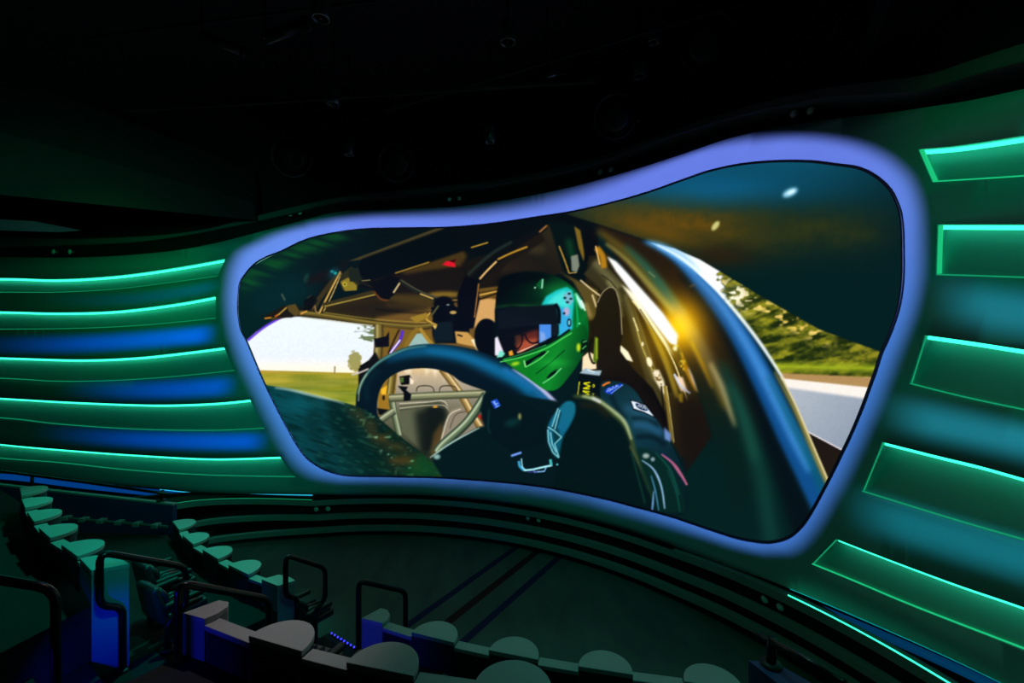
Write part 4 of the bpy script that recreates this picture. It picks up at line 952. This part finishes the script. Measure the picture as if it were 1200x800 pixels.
# blue dotted nosing at the stage edge and one on the next step up
def nosing(t, z, b0, b1, n, label):
    r = empty('step_nosing', (*(C0+A*t), z)); tag(r, label, 'step light')
    P0, P1 = A*.02+B*b0, A*.02+B*b1
    MB().tube([(*P0, .012), (*P1, .012)], .014, 6).build('profile', M['plastic'], parent=r)
    for k in range(n):
        p = P0+(P1-P0)*(k+.5)/n; MB().lathe([(.014, .0), (.014, .02), (.006, .026)], (*p, .016), (0, 0, 1), 8).build('led_dot', M['led_step'], parent=r)
nosing(2.81, -4.87, -1.15, -.38, 9, 'dotted blue light line on the bottom step edge beside the black seat')

# ------------------------------------------------------------------ partition rows: half-round tables, low panels, end panels
def frame_at(p, q):
    t = Vector((q[0]-p[0], q[1]-p[1], 0)).normalized(); return math.atan2(t.y, t.x)
def make_table():
    r = empty('side_table', (0, 0, 0)); hw, h = .285, 1.36
    D = [(-hw, 0)]+[(hw*math.cos(a), .02+.30*math.sin(a)) for a in np.linspace(math.pi, 0, 25)]+[(hw, 0)]
    D = D[::-1]
    MB().prism(D, -.05, 0).build('tabletop', M['lam'], parent=r, bevel=.006)
    Q = [(x*.965, y*.95+.006) for x, y in D]
    MB().prism(Q, -h, -.05).build('drum', M['body'], parent=r)
    return r
def make_panel():
    r = empty('low_partition', (0, 0, 0)); hw, h = .20, 1.36
    MB().box(-.5, .5, .0, .13, -.105, -.06).build('cap', M['lam'], parent=r, bevel=.005)
    MB().box(-.5, .5, .012, .12, -h, -.105).build('panel', M['body'], parent=r)
    MB().box(-.42, .42, .0, .02, -.42, -.13).build('inset', M['inset'], parent=r, bevel=.004)
    return r
tab0, pan0 = make_table(), make_panel()
used = {'t': False, 'p': False}
def place(kind, x, y, z, rz, label, group, sx=1):
    src = tab0 if kind == 't' else pan0
    o = src if not used[kind] else copy_tree(src); used[kind] = True
    o.location = Vector((x, y, z))*K; o.rotation_euler = (0, 0, rz); o.scale = (sx, 1, 1)
    tag(o, label, 'side table' if kind == 't' else 'partition', group)
ordn = ['first', 'second', 'third', 'fourth', 'fifth', 'sixth', 'seventh', 'eighth']
def row(pts, z, endpt, where, fromleft):
    """pts: table centres ordered away from the aisle; endpt: corner of the end panel nearest the tables"""
    prev = np.array(endpt)
    for k, p in enumerate(pts):
        p = np.array(p)
        nb = np.array(pts[k+1]) if k+1 < len(pts) else p+(p-prev); pv = prev if k == 0 else np.array(pts[k-1])
        d = (nb-pv) if fromleft else (pv-nb)
        rz = math.atan2(d[1], d[0]); u = d/np.linalg.norm(d)
        place('t', p[0], p[1], z, rz, 'pale half-round side table, %s from the aisle, %s row' % (ordn[k], where), 'half-round side tables')
        a0 = prev; a1 = p-u*.285 if fromleft else p+u*.285
        c = (a0+a1)/2; w = np.linalg.norm(a1-a0); dd = (a1-a0) if fromleft else (a0-a1)
        place('p', c[0], c[1], z, math.atan2(dd[1], dd[0]), 'low partition with dark inset, %s from the aisle, %s row' % (ordn[k], where), 'low partitions between the tables', w)
        prev = p+u*.285 if fromleft else p-u*.285
def end_panel(poly, z, label, h=1.36):
    c = np.mean(poly, axis=0); r = empty('partition_end', (*c, z)); tag(r, label, 'partition', 'partition end panels by the aisle')
    L_ = [tuple(np.array(p)-c) for p in poly]
    MB().prism(L_, -.05, 0).build('top', M['lam'], parent=r, bevel=.005)
    MB().prism([(x*.985, y*.985) for x, y in L_], -h, -.05).build('side', M['side'], parent=r)
Z1, Z2 = -2.487, -3.49
row([(-5.28, 5.42), (-6.09, 5.92), (-6.84, 6.46), (-7.51, 6.99), (-8.16, 7.55)], Z1, (-4.96, 5.22), 'upper left', False)
row([(-1.96, 3.75), (-1.01, 3.455), (0, 3.24)], Z1, (-2.76, 4.08), 'nearest right', True)
row([(-4.2, 6.97), (-4.96, 7.47), (-5.72, 8.02), (-6.4, 8.65)], Z2, (-3.68, 6.68), 'lower left', False)
row([(-.94, 5.37), (.01, 5.07), (.99, 4.83), (2.05, 4.62)], Z2, (-1.61, 5.64), 'lower right', True)
end_panel([(-4.96, 5.22), (-4.57, 4.94), (-4.29, 5.10), (-4.41, 5.17), (-4.6, 5.24), (-4.85, 5.3)], Z1, 'tall pale end panel of the upper left row, lit blue at its foot')
end_panel([(-3.02, 4.17), (-2.76, 4.08), (-2.70, 4.16), (-2.67, 4.27), (-2.71, 4.35), (-2.82, 4.38), (-2.9, 4.3)], Z1, 'blue-lit end panel of the nearest right row with rounded top')
end_panel([(-3.68, 6.68), (-3.35, 6.5), (-3.17, 6.65), (-3.3, 6.75), (-3.5, 6.82)], Z2, 'grey-blue end panel of the lower left row beside the black seat')
end_panel([(-1.9, 5.74), (-1.61, 5.64), (-1.57, 5.7), (-1.56, 5.82), (-1.62, 5.92), (-1.72, 5.96)], Z2, 'blue-lit end panel of the lower right row with rounded top')

# ------------------------------------------------------------------ black ribbed seats
def make_seat():
    r = empty('ribbed_seat', (0, 0, 0))          # origin on the floor, facing +y
    mb = MB().box(-.29, .29, 0, .62, .46, .60); mb.build('cushion', M['leather'], parent=r, bevel=.05, smooth=True, seg=4)
    rib = MB()
    for k in range(5):
        x = -.23+.115*k
        rib.tube([(x, .10, .605), (x*1.02, .3, .622), (x*1.05, .55, .61)], [.02, .05, .02], 10)
    rib.build('cushion_ribs', M['leather'], parent=r, smooth=True)
    MB().add([(-.29, -.02, .5), (.29, -.02, .5), (.29, .13, .5), (-.29, .13, .5), (-.26, -.13, 1.0), (.26, -.13, 1.0), (.26, -.03, 1.02), (-.26, -.03, 1.02)],
             [(0, 1, 2, 3), (4, 5, 6, 7), (0, 1, 5, 4), (1, 2, 6, 5), (2, 3, 7, 6), (3, 0, 4, 7)]).build('backrest', M['leather'], parent=r, bevel=.05, smooth=True, seg=4)
    rb = MB()
    for k in range(5):
        x = -.21+.105*k; rb.tube([(x, .12, .62), (x, .06, .85), (x*.95, -.01, .97)], [.02, .045, .02], 10)
    rb.build('backrest_ribs', M['leather'], parent=r, smooth=True)
    for s in (-1, 1):
        MB().box(s*.36-.045, s*.36+.045, -.02, .5, .72, .80).build('armrest', M['plastic'], parent=r, bevel=.03, smooth=True)
        MB().box(s*.36-.03, s*.36+.03, .08, .2, .3, .73).build('armrest_post', M['plastic'], parent=r, bevel=.01)
    MB().tube([(0, .25, 0), (0, .25, .05), (0, .25, .08), (0, .25, .46)], [.22, .20, .06, .06], 16).build('pedestal', M['plastic'], parent=r, smooth=True)
    return r
s0 = make_seat(); first = True
for x, y, z, rz, lab in (
        (-4.42, 5.60, -3.87, -.5, 'black ribbed seat nearest the aisle beside the tall upper left end panel'),
        (-4.95, 6.15, -3.87, -.55, 'black ribbed seat behind the one beside the tall upper left end panel'),
        (-3.38, 7.12, -4.87, -.6, 'black ribbed seat beside the lower left end panel at the stage'),
        (-2.2, 4.50, -3.87, -.35, 'black seat peeping over the nearest right row, left one'),
        (-1.38, 4.18, -3.87, -.3, 'black seat peeping over the nearest right row, second one'),
        (-.42, 3.86, -3.87, -.2, 'black seat peeping over the nearest right row, third one')):
    o = s0 if first else copy_tree(s0); first = False
    o.location = Vector((x, y, z))*K; o.rotation_euler = (0, 0, rz); o.scale = (.84, .84, .9)
    tag(o, lab, 'seat', 'black ribbed theatre seats')

# ------------------------------------------------------------------ handrails
def arc_pts(pts, r=.13, n=6):
    P = [Vector(p) for p in pts]; out = [P[0]]
    for i in range(1, len(P)-1):
        a, b, c = P[i-1], P[i], P[i+1]; d0, d1 = (a-b), (c-b); rr = min(r, d0.length*.45, d1.length*.45)
        p0, p1 = b+d0.normalized()*rr, b+d1.normalized()*rr
        for k in range(n+1):
            t = k/n; out.append(p0*(1-t)**2+b*2*t*(1-t)+p1*t*t)
    out.append(P[-1]); return out
def rail(x, y, zt, L_, drop, h, jog, label, rad=.036, zf0=None, zf1=None, d=A, jz=.58):
    r = empty('handrail', (x, y, zf0)); tag(r, label, 'handrail', 'looped black handrails on the stairs')
    g = lambda t, z: (d[0]*t, d[1]*t, z-zf0)
    P = [g(jog, zf0), g(jog, zt-jz-.1), g(0, zt-jz), g(0, zt), g(L_, zt-drop), g(L_, zt-drop-jz+.1), g(L_-jog, zt-drop-jz), g(L_-jog, zf1)]
    MB().tube(arc_pts(P, .12), rad, 14).build('tube', M['rail'], parent=r, smooth=True)
    for t, z in ((jog, zf0), (L_-jog, zf1)):
        MB().lathe([(rad*2.1, 0), (rad*2.1, .015), (rad*1.2, .03)], g(t, z), (0, 0, 1), 16).build('floor_flange', M['plastic'], parent=r, smooth=True)
rail(-4.44, 4.90, -2.27, .80, .48, .9, .19, 'looped black handrail in front of the tall upper left end panel', zf0=-3.66, zf1=-3.66)
rail(-3.22, 6.47, -3.04, .62, .43, .9, .17, 'looped black handrail beside the lower left end panel and seat', zf0=-4.87, zf1=-4.87)
rail(-3.11, 4.24, -2.25, .84, .54, .9, .0, 'black handrail at the left end of the nearest right row', zf0=-3.45, zf1=-3.87, jz=.5)
rail(-1.99, 5.9, -3.10, .80, .50, .9, .0, 'looped black handrail behind the lower right end panel, against the stage floor', zf0=-4.67, zf1=-4.87, jz=.5)
rail(-4.37, 2.98, -1.40, 1.2, .45, .9, .0, 'black handrail in the lower left corner of the view', zf0=-2.87, zf1=-3.05, rad=.032, d=np.array((.80, .35)), jz=.4)

# ------------------------------------------------------------------ parapets with rails
def parapet(pl, w, z, zb, m, label, posts, railpts):
    P = np.array(pl); T = P[-1]-P[0]; T /= np.linalg.norm(T); Nn = np.array((-T[1], T[0]))*w
    c = P.mean(0); r = empty('parapet', (*c, z)); tag(r, label, 'parapet')
    poly = [tuple(p-c) for p in P]+[tuple(p+Nn-c) for p in P[::-1]]
    MB().prism(poly, zb-z, -.04).build('wall', m, parent=r); MB().prism(poly, -.04, 0).build('cap', m if 'right' in label else M['lam'], parent=r, bevel=.006)
    h = empty('guard_rail', (*c, z)); tag(h, 'thin black rail on short posts along the navy parapet at left', 'rail')
    MB().tube([tuple(np.array(p)-np.array((*c, z))) for p in railpts], .03, 12).build('tube', M['rail'], parent=h, smooth=True)
    for (x, y, z0, z1) in posts:
        q = Vector((x-c[0], y-c[1], z0-z)); top = Vector((x-c[0]+.02, y-c[1], z1-z))
        MB().tube([q, top], .035, 12).build('post', M['rail'], parent=h, smooth=True)
        MB().lathe([(.085, 0), (.085, .02), (.04, .035)], q, (0, 0, 1), 16).build('flange', M['plastic'], parent=h, smooth=True)
def at(px, py, y): return ((px-600)/FPX*y, y, (400-py)/FPX*y)
parapet([(-13.5, 10.9), (-11.86, 10.5), (-6.9, 9.25)], .09, -3.3, -5.0, M['navy'], 'dark navy parapet left of the stage with a pale cap',
        [(*at(37, 574, 10.24)[:2], -3.298, -3.02), (*at(189, 588, 9.42)[:2], -3.298, -3.08)],
        [at(-120, 543, 11.1), at(0, 552, 10.5), at(100, 565, 9.9), at(200, 579, 9.3)])
def right_parapet():
    poly = np.array([(2.375, 4.57), (2.49, 4.26), (2.98, 3.2), (3.35, 3.2), (2.79, 4.3), (2.62, 4.55)])
    c = poly.mean(0); z = -3.2; r = empty('parapet', (*c, z)); tag(r, 'blue parapet corner at the bottom right edge of the seating', 'parapet')
    L_ = [tuple(p-c) for p in poly]
    MB().prism(L_, -1.8, -.04).build('wall', M['navy'], parent=r); MB().prism(L_, -.04, 0).build('cap', M['navy'], parent=r, bevel=.006)
    h = empty('guard_rail', (*c, z)); tag(h, 'black rail stub on a flanged post on the blue parapet at lower right', 'rail')
    b = Vector(at(903.5, 780, 4.5)); b.z = -3.2; off_ = Vector((*c, z))
    MB().tube([b-off_, Vector((b.x+.01, b.y, -2.93))-off_], .045, 14).build('post', M['rail'], parent=h, smooth=True)
    MB().lathe([(.10, 0), (.10, .02), (.05, .035)], b-off_, (0, 0, 1), 18).build('flange', M['plastic'], parent=h, smooth=True)
    MB().tube([Vector(at(887, 744, 4.62))-off_, Vector(at(903, 751, 4.5))-off_, Vector(at(925, 762, 4.3))-off_, Vector(at(990, 800, 3.7))-off_], .03, 12).build('tube', M['rail'], parent=h, smooth=True)
right_parapet()
# strip of small step lights at the parapet foot
r = empty('marker_strip', at(130, 612, 9.2)); tag(r, 'long dark strip with pale marker tiles at the foot of the navy parapet', 'floor strip')
p0, p1 = Vector(at(66, 606, 9.4)), Vector(at(196, 617, 9.0)); og = Vector(at(130, 612, 9.2))
MB().tube([p0-og, p1-og], .03, 8).build('strip', M['fascia'], parent=r)
for k in range(6):
    q = p0.lerp(p1, (k+.6)/6.2)-og; MB().box(q.x-.06, q.x+.06, q.y-.07, q.y+.07, q.z-.03, q.z+.045).build('tile', M['rib'], parent=r, bevel=.008)

# ------------------------------------------------------------------ ceiling and rig
struct(MB().box(-22, 12, -4, 18, 6.3, 6.5).build('ceiling', M['ceil']))
struct(MB().add([at(-60, 138, 7.2), at(300, 238, 11.6), at(300, 258, 11.6), at(-60, 222, 7.2), at(-60, 60, 7.6), at(300, 200, 12)],
                [(0, 1, 2, 3), (0, 1, 5, 4)]).build('ceiling_soffit', M['soffit']))
struct(MB().add([at(-60, 254, 9), at(40, 259, 9), at(96, 270, 9.3), at(70, 272, 9.6), at(-60, 268, 9.6)], [(0, 1, 2, 3, 4)]).build('trim_17', M['rib']))
q = [at(1050, -20, 5.5), at(1130, -20, 5.2), at(1086, 84, 6.2), at(1012, 96, 6.6)]
struct(MB().add(q+[(a_, b_+.3, c_) for a_, b_, c_ in q], [(0, 1, 2, 3), (4, 5, 6, 7), (0, 1, 5, 4), (1, 2, 6, 5), (2, 3, 7, 6), (3, 0, 4, 7)]).build('ceiling_baffle', M['soffit']))
def hang(r, p):
    MB().tube([(0, 0, .0), (0, 0, 6.3-p[2])], .02, 8).build('hanger', M['fixture'], parent=r)
def round_lamp(px, py, y, rad, label):
    p = at(px, py, y); r = empty('ceiling_speaker', p); tag(r, label, 'speaker', 'round fixtures on the ceiling rig')
    ax = (Vector((-p[0]*.5, -p[1], -p[2]))).normalized()
    MB().lathe([(rad*.75, -.5), (rad*.95, -.35), (rad, 0), (rad*.97, .02), (rad*.9, .0), (rad*.85, -.03)], (0, 0, 0), ax, 32).build('housing', M['fixture'], parent=r, smooth=True)
    MB().lathe([(rad*.84, -.02), (rad*.5, .03), (rad*.2, .05), (.01, .055)], (0, 0, 0), ax, 32).build('grille', M['fixture'], parent=r, smooth=True)
    MB().tube([Vector((math.cos(a_)*rad, 0, math.sin(a_)*rad)) for a_ in np.linspace(0, math.pi, 14)], .02, 8).build('yoke', M['fixture'], parent=r, smooth=True)
    hang(r, p)
round_lamp(830, 50, 8.0, .48, 'large round dark speaker on the ceiling, highest one at right')
round_lamp(721, 136, 8.8, .42, 'round dark speaker on the ceiling above the screen’s middle right')
round_lamp(464, 191, 10.0, .40, 'round dark speaker on the ceiling above the screen’s left half')
round_lamp(341, 184, 10.0, .42, 'round dark speaker on the ceiling above the screen’s upper left corner')
def downlight(px, py, y, rad, label):
    p = at(px, py, y); r = empty('downlight', p); tag(r, label, 'downlight', 'small ring downlights on the ceiling')
    MB().lathe([(rad*.8, .35), (rad, .33), (rad, 0), (rad*.86, -.01), (rad*.84, .05), (rad*.8, .30)], (0, 0, 0), (0, 0, 1), 24, cap=False).build('ring', M['lens2'], parent=r, smooth=True)
    MB().lathe([(rad*.8, .2), (rad*.5, .16), (.01, .14)], (0, 0, 0), (0, 0, 1), 24).build('lamp', M['fixture'], parent=r, smooth=True); hang(r, p)
for a_ in ((376, 22, 6.9, .13, 'ring downlight at the top, left of centre'), (595, 50, 7.5, .13, 'ring downlight at the top centre'), (390, 122, 9, .12, 'small ring downlight below the top left ring'),
           (750, 90, 8.5, .12, 'ring downlight just above the middle right round speaker'), (409, 182, 10, .1, 'faint ring downlight between the two left round speakers'), (574, 167, 9.5, .1, 'faint ring downlight above the middle of the screen'), (766, 50, 8, .1, 'faint ring downlight left of the highest round speaker')):
    downlight(*a_)
def stick(pxa, pxb, y, rad, label, name='tube_light', m='lens2', cat_='light'):
    a_, b_ = Vector(at(*pxa, y)), Vector(at(*pxb, y+.3)); r = empty(name, a_); tag(r, label, cat_)
    MB().tube([Vector(), (b_-a_)], rad, 16).build('barrel', M[m], parent=r, smooth=True); MB().tube([(b_-a_)*.95, (b_-a_)*1.06], rad*1.15, 16).build('end_cap', M['fixture'], parent=r, smooth=True); hang(r, a_)
stick((236, 41), (285, 61), 7.5, .08, 'tilted cylindrical stage light at the upper left of the ceiling', 'stage_light', 'fixture')
stick((641, 89), (663, 85), 8.5, .035, 'short pale tube light on the ceiling right of centre')
stick((916, 33), (936, 14), 7.5, .03, 'thin slanted pale tube at the top right of the ceiling')
stick((748, 141), (754, 133), 8.8, .03, 'tiny pale rod beside the middle right round speaker')
stick((310, 45), (360, 28), 6.9, .09, 'dark cylindrical stage light joined to the top left ring downlight', 'stage_light', 'fixture')
for k, (a_, b_) in enumerate((((100, 45), (520, -10)), ((450, 130), (900, -5)), ((150, 130), (700, 95)))):
    P = [Vector(at(*a_, 8.5)), Vector(at(*b_, 7.0))]
    o = MB().tube(P, .03, 8).build('conduit_pipe', M['ceil'], smooth=True)
    tag(o, 'dark thin pipe running under the ceiling, %s' % ('leftmost', 'rightmost', 'lowest')[k], 'pipe')

# ------------------------------------------------------------------ projector that throws the frame glow and soft blue bars on the wall
def projector():
    Lp = Vector((.2, .3, 1.6)); aim = Vector(SW.px(650, 400)); f = (aim-Lp).normalized(); rt = f.cross(Vector((0, 0, 1))).normalized(); up = rt.cross(f)
    def uv(px, py):
        d = Vector(SW.px(px, py))-Lp; w = d.dot(f); return d.dot(rt)/w, d.dot(up)/w, d
    HALO = [(262, 340), (266, 312), (278, 297), (295, 285), (330, 269), (380, 257), (430, 251), (480, 249), (540, 246), (600, 238.5), (660, 225), (720, 206), (780, 185), (830, 168), (880, 159), (930, 156.5), (980, 160), (1020, 170), (1050, 186), (1073, 211), (1083, 240), (1086, 290), (1083, 340), (1070, 385), (1054, 425), (1037, 470), (1016, 517), (996, 560), (972, 602), (955, 630), (935, 646), (905, 651), (870, 646), (800, 624), (740, 606), (650, 581.5), (540, 570), (450, 566.5), (400, 566), (370, 562), (345, 549), (325, 522), (305, 482), (285, 442), (271, 408), (263, 375)]
    l = bpy.data.lights.new('projector_beam', 'SPOT'); l.energy = 1000*K*K; l.spot_size = math.radians(160); l.spot_blend = 0; l.shadow_soft_size = .005
    o = bpy.data.objects.new('projector_beam', l); COL.objects.link(o); o.location = Lp*K; o.rotation_euler = f.to_track_quat('-Z', 'Y').to_euler()
    l.use_nodes = True; nt = l.node_tree; N = nt.nodes; Lk = nt.links; em = N['Emission']
    g = N.new('ShaderNodeNewGeometry')
    def vm(op, a_, b_=None):
        n = N.new('ShaderNodeVectorMath'); n.operation = op; Lk.new(a_, n.inputs[0])
        if b_ is not None: n.inputs[1].default_value = b_
        return n
    def mt(op, *a_):
        n = N.new('ShaderNodeMath'); n.operation = op
        for i, v in enumerate(a_):
            if isinstance(v, (int, float)): n.inputs[i].default_value = float(v)
            else: Lk.new(v, n.inputs[i])
        return n.outputs[0]
    def sstep(x, a_, b_, lo=0, hi=1):
        n = N.new('ShaderNodeMapRange'); n.interpolation_type = 'SMOOTHSTEP'; Lk.new(x, n.inputs[0])
        for i, v in enumerate((a_, b_, lo, hi)): n.inputs[i+1].default_value = v
        return n.outputs[0]
    I = g.outputs['Incoming']
    w = mt('MAXIMUM', vm('DOT_PRODUCT', I, f).outputs['Value'], .02)
    U = mt('DIVIDE', vm('DOT_PRODUCT', I, rt).outputs['Value'], w); V = mt('DIVIDE', vm('DOT_PRODUCT', I, up).outputs['Value'], w)
    # halo: radius as a function of angle about a centre
    H = [uv(x, y) for x, y in cat(HALO, 3, True)]
    cu, cv = uv(660, 385)[:2]
    th = np.array([math.atan2(v-cv, u-cu) for u, v, _ in H]); rr = np.array([math.hypot(u-cu, v-cv) for u, v, _ in H])
    def need(d):                       # evens out distance and slant of the curved wall
        q = float(np.interp(0, [0], [0])); return d.length**2
    nd = []
    for u, v, d in H:
        p = Lp+d; q = float(np.interp(p.x/p.y, SW.t, SW.ts)); e = .05; p0, p1 = SW.at(q-e), SW.at(q+e); n = Vector((p1[1]-p0[1], -(p1[0]-p0[0]), 0)).normalized()
        nd.append(d.length**2/max(.15, abs(d.normalized().dot(n))))
    nd = np.array(nd); od = np.argsort(th); th, rr, nd = th[od], rr[od], nd[od]
    TH = (th+math.pi)/(2*math.pi); rmax, nmax = rr.max(), nd.max()
    ang = mt('ARCTAN2', mt('SUBTRACT', V, cv), mt('SUBTRACT', U, cu)); a01 = mt('DIVIDE', mt('ADD', ang, math.pi), 2*math.pi)
    rad = mt('SQRT', mt('ADD', mt('POWER', mt('SUBTRACT', U, cu), 2), mt('POWER', mt('SUBTRACT', V, cv), 2)))
    def fcurve(vals, vmax):
        n = N.new('ShaderNodeFloatCurve'); c = n.mapping.curves[0]
        xs = np.linspace(0, 1, 90); ys = np.interp(xs, np.concatenate([[TH[-1]-1], TH, [TH[0]+1]]), np.concatenate([[vals[-1]], vals, [vals[0]]]))/vmax
        c.points[0].location = (0, ys[0]); c.points[1].location = (1, ys[-1])
        for x, y in zip(xs[1:-1], ys[1:-1]): c.points.new(x, y)
        n.mapping.update(); Lk.new(a01, n.inputs['Value']); return mt('MULTIPLY', n.outputs[0], vmax)
    Rr = fcurve(rr, rmax); Nn = fcurve(nd, nmax)
    rat = mt('DIVIDE', rad, Rr)
    # soft edge of constant width in space
    dr = mt('SUBTRACT', Rr, rad)
    halo = mt('MULTIPLY', sstep(dr, -.014, .042), Nn)
    mixc = N.new('ShaderNodeMix'); mixc.data_type = 'RGBA'; Lk.new(sstep(V, cv-.25, cv+.35), mixc.inputs[0])
    mixc.inputs[6].default_value = (.075, .165, .57, 1); mixc.inputs[7].default_value = (.20, .215, .80, 1)
    def scale(col, k):
        n = N.new('ShaderNodeVectorMath'); n.operation = 'SCALE'
        if isinstance(col, tuple): n.inputs[0].default_value = col
        else: Lk.new(col, n.inputs[0])
        Lk.new(k, n.inputs['Scale']); return n.outputs[0]
    tot = scale(mixc.outputs[2], mt('MULTIPLY', halo, HALO_GAIN))
    def bar(pts, hw, col, gain, fade0, fade1):
        """soft bar along pixels; full between fade0[1] and fade1[0]"""
        nonlocal tot
        Q = [uv(x, y) for x, y in pts]; us = np.array([q[0] for q in Q]); vs = np.array([q[1] for q in Q]); co = np.polyfit(us, vs, 2)
        line = mt('ADD', mt('MULTIPLY', mt('ADD', mt('MULTIPLY', U, co[0]), co[1]), U), co[2])
        mid = Q[len(Q)//2]; h0 = abs(uv(pts[len(pts)//2][0], pts[len(pts)//2][1]-hw)[1]-mid[1])
        dv = mt('ABSOLUTE', mt('SUBTRACT', V, line))
        k = mt('SUBTRACT', 1.0, sstep(dv, h0*.1, h0*1.35))
        ua, ub = uv(fade0[0], pts[0][1])[0], uv(fade0[1], pts[0][1])[0]; uc, ud = uv(fade1[0], pts[-1][1])[0], uv(fade1[1], pts[-1][1])[0]
        k = mt('MULTIPLY', k, mt('MULTIPLY', sstep(U, ua, ub), mt('SUBTRACT', 1.0, sstep(U, uc, ud))))
        k = mt('MULTIPLY', k, gain*mid[2].length**2)
        n = N.new('ShaderNodeVectorMath'); n.operation = 'ADD'; Lk.new(tot, n.inputs[0]); Lk.new(scale(col, k), n.inputs[1]); tot = n.outputs[0]
    bl_ = (.0, .105, 1.25)
    bar([(-40, 403), (60, 403), (140, 401), (240, 392)], 11, bl_, BAR_GAIN*1.1, (-60, 130), (228, 258))
    bar([(80, 455), (150, 457), (210, 457), (265, 452)], 12, bl_, BAR_GAIN*.8, (60, 200), (250, 283))
    bar([(40, 505), (150, 514), (240, 518), (300, 517)], 11, bl_, BAR_GAIN*.9, (30, 190), (285, 320))
    bar([(60, 350), (150, 350), (220, 342), (245, 336)], 8, bl_, BAR_GAIN*.15, (20, 200), (235, 262))
    st = (.02, .30, .42)
    bar([(1095, 352), (1140, 360), (1200, 368), (1260, 376)], 33, st, BAR_GAIN*1.0, (1080, 1165), (1300, 1400))
    bar([(1050, 487), (1100, 497), (1150, 508), (1240, 530)], 27, st, BAR_GAIN*1.1, (1020, 1100), (1300, 1400))
    bar([(1000, 597), (1060, 613), (1130, 636), (1240, 668)], 31, (.01, .27, .36), BAR_GAIN*1.1, (975, 1065), (1300, 1400))
    Lk.new(tot, em.inputs[0]); em.inputs[1].default_value = 1
    # projector body round the beam, hung from the ceiling
    r = empty('projector', Lp); tag(r, 'ceiling projector above the viewpoint throwing the violet frame glow', 'projector')
    MB().box(-.25, .25, -.75, -.14, -.12, .16).build('body', M['plastic'], parent=r, bevel=.02)
    MB().lathe([(.09, -.12), (.09, -.03), (.08, -.03)], (0, 0, 0), (0, 1, 0), 20).build('lens_barrel', M['fixture'], parent=r, smooth=True)
    MB().tube([(0, -.45, .16), (0, -.45, 4.7)], .03, 10).build('hanger', M['fixture'], parent=r)
HALO_GAIN = .085; BAR_GAIN = .05
projector()
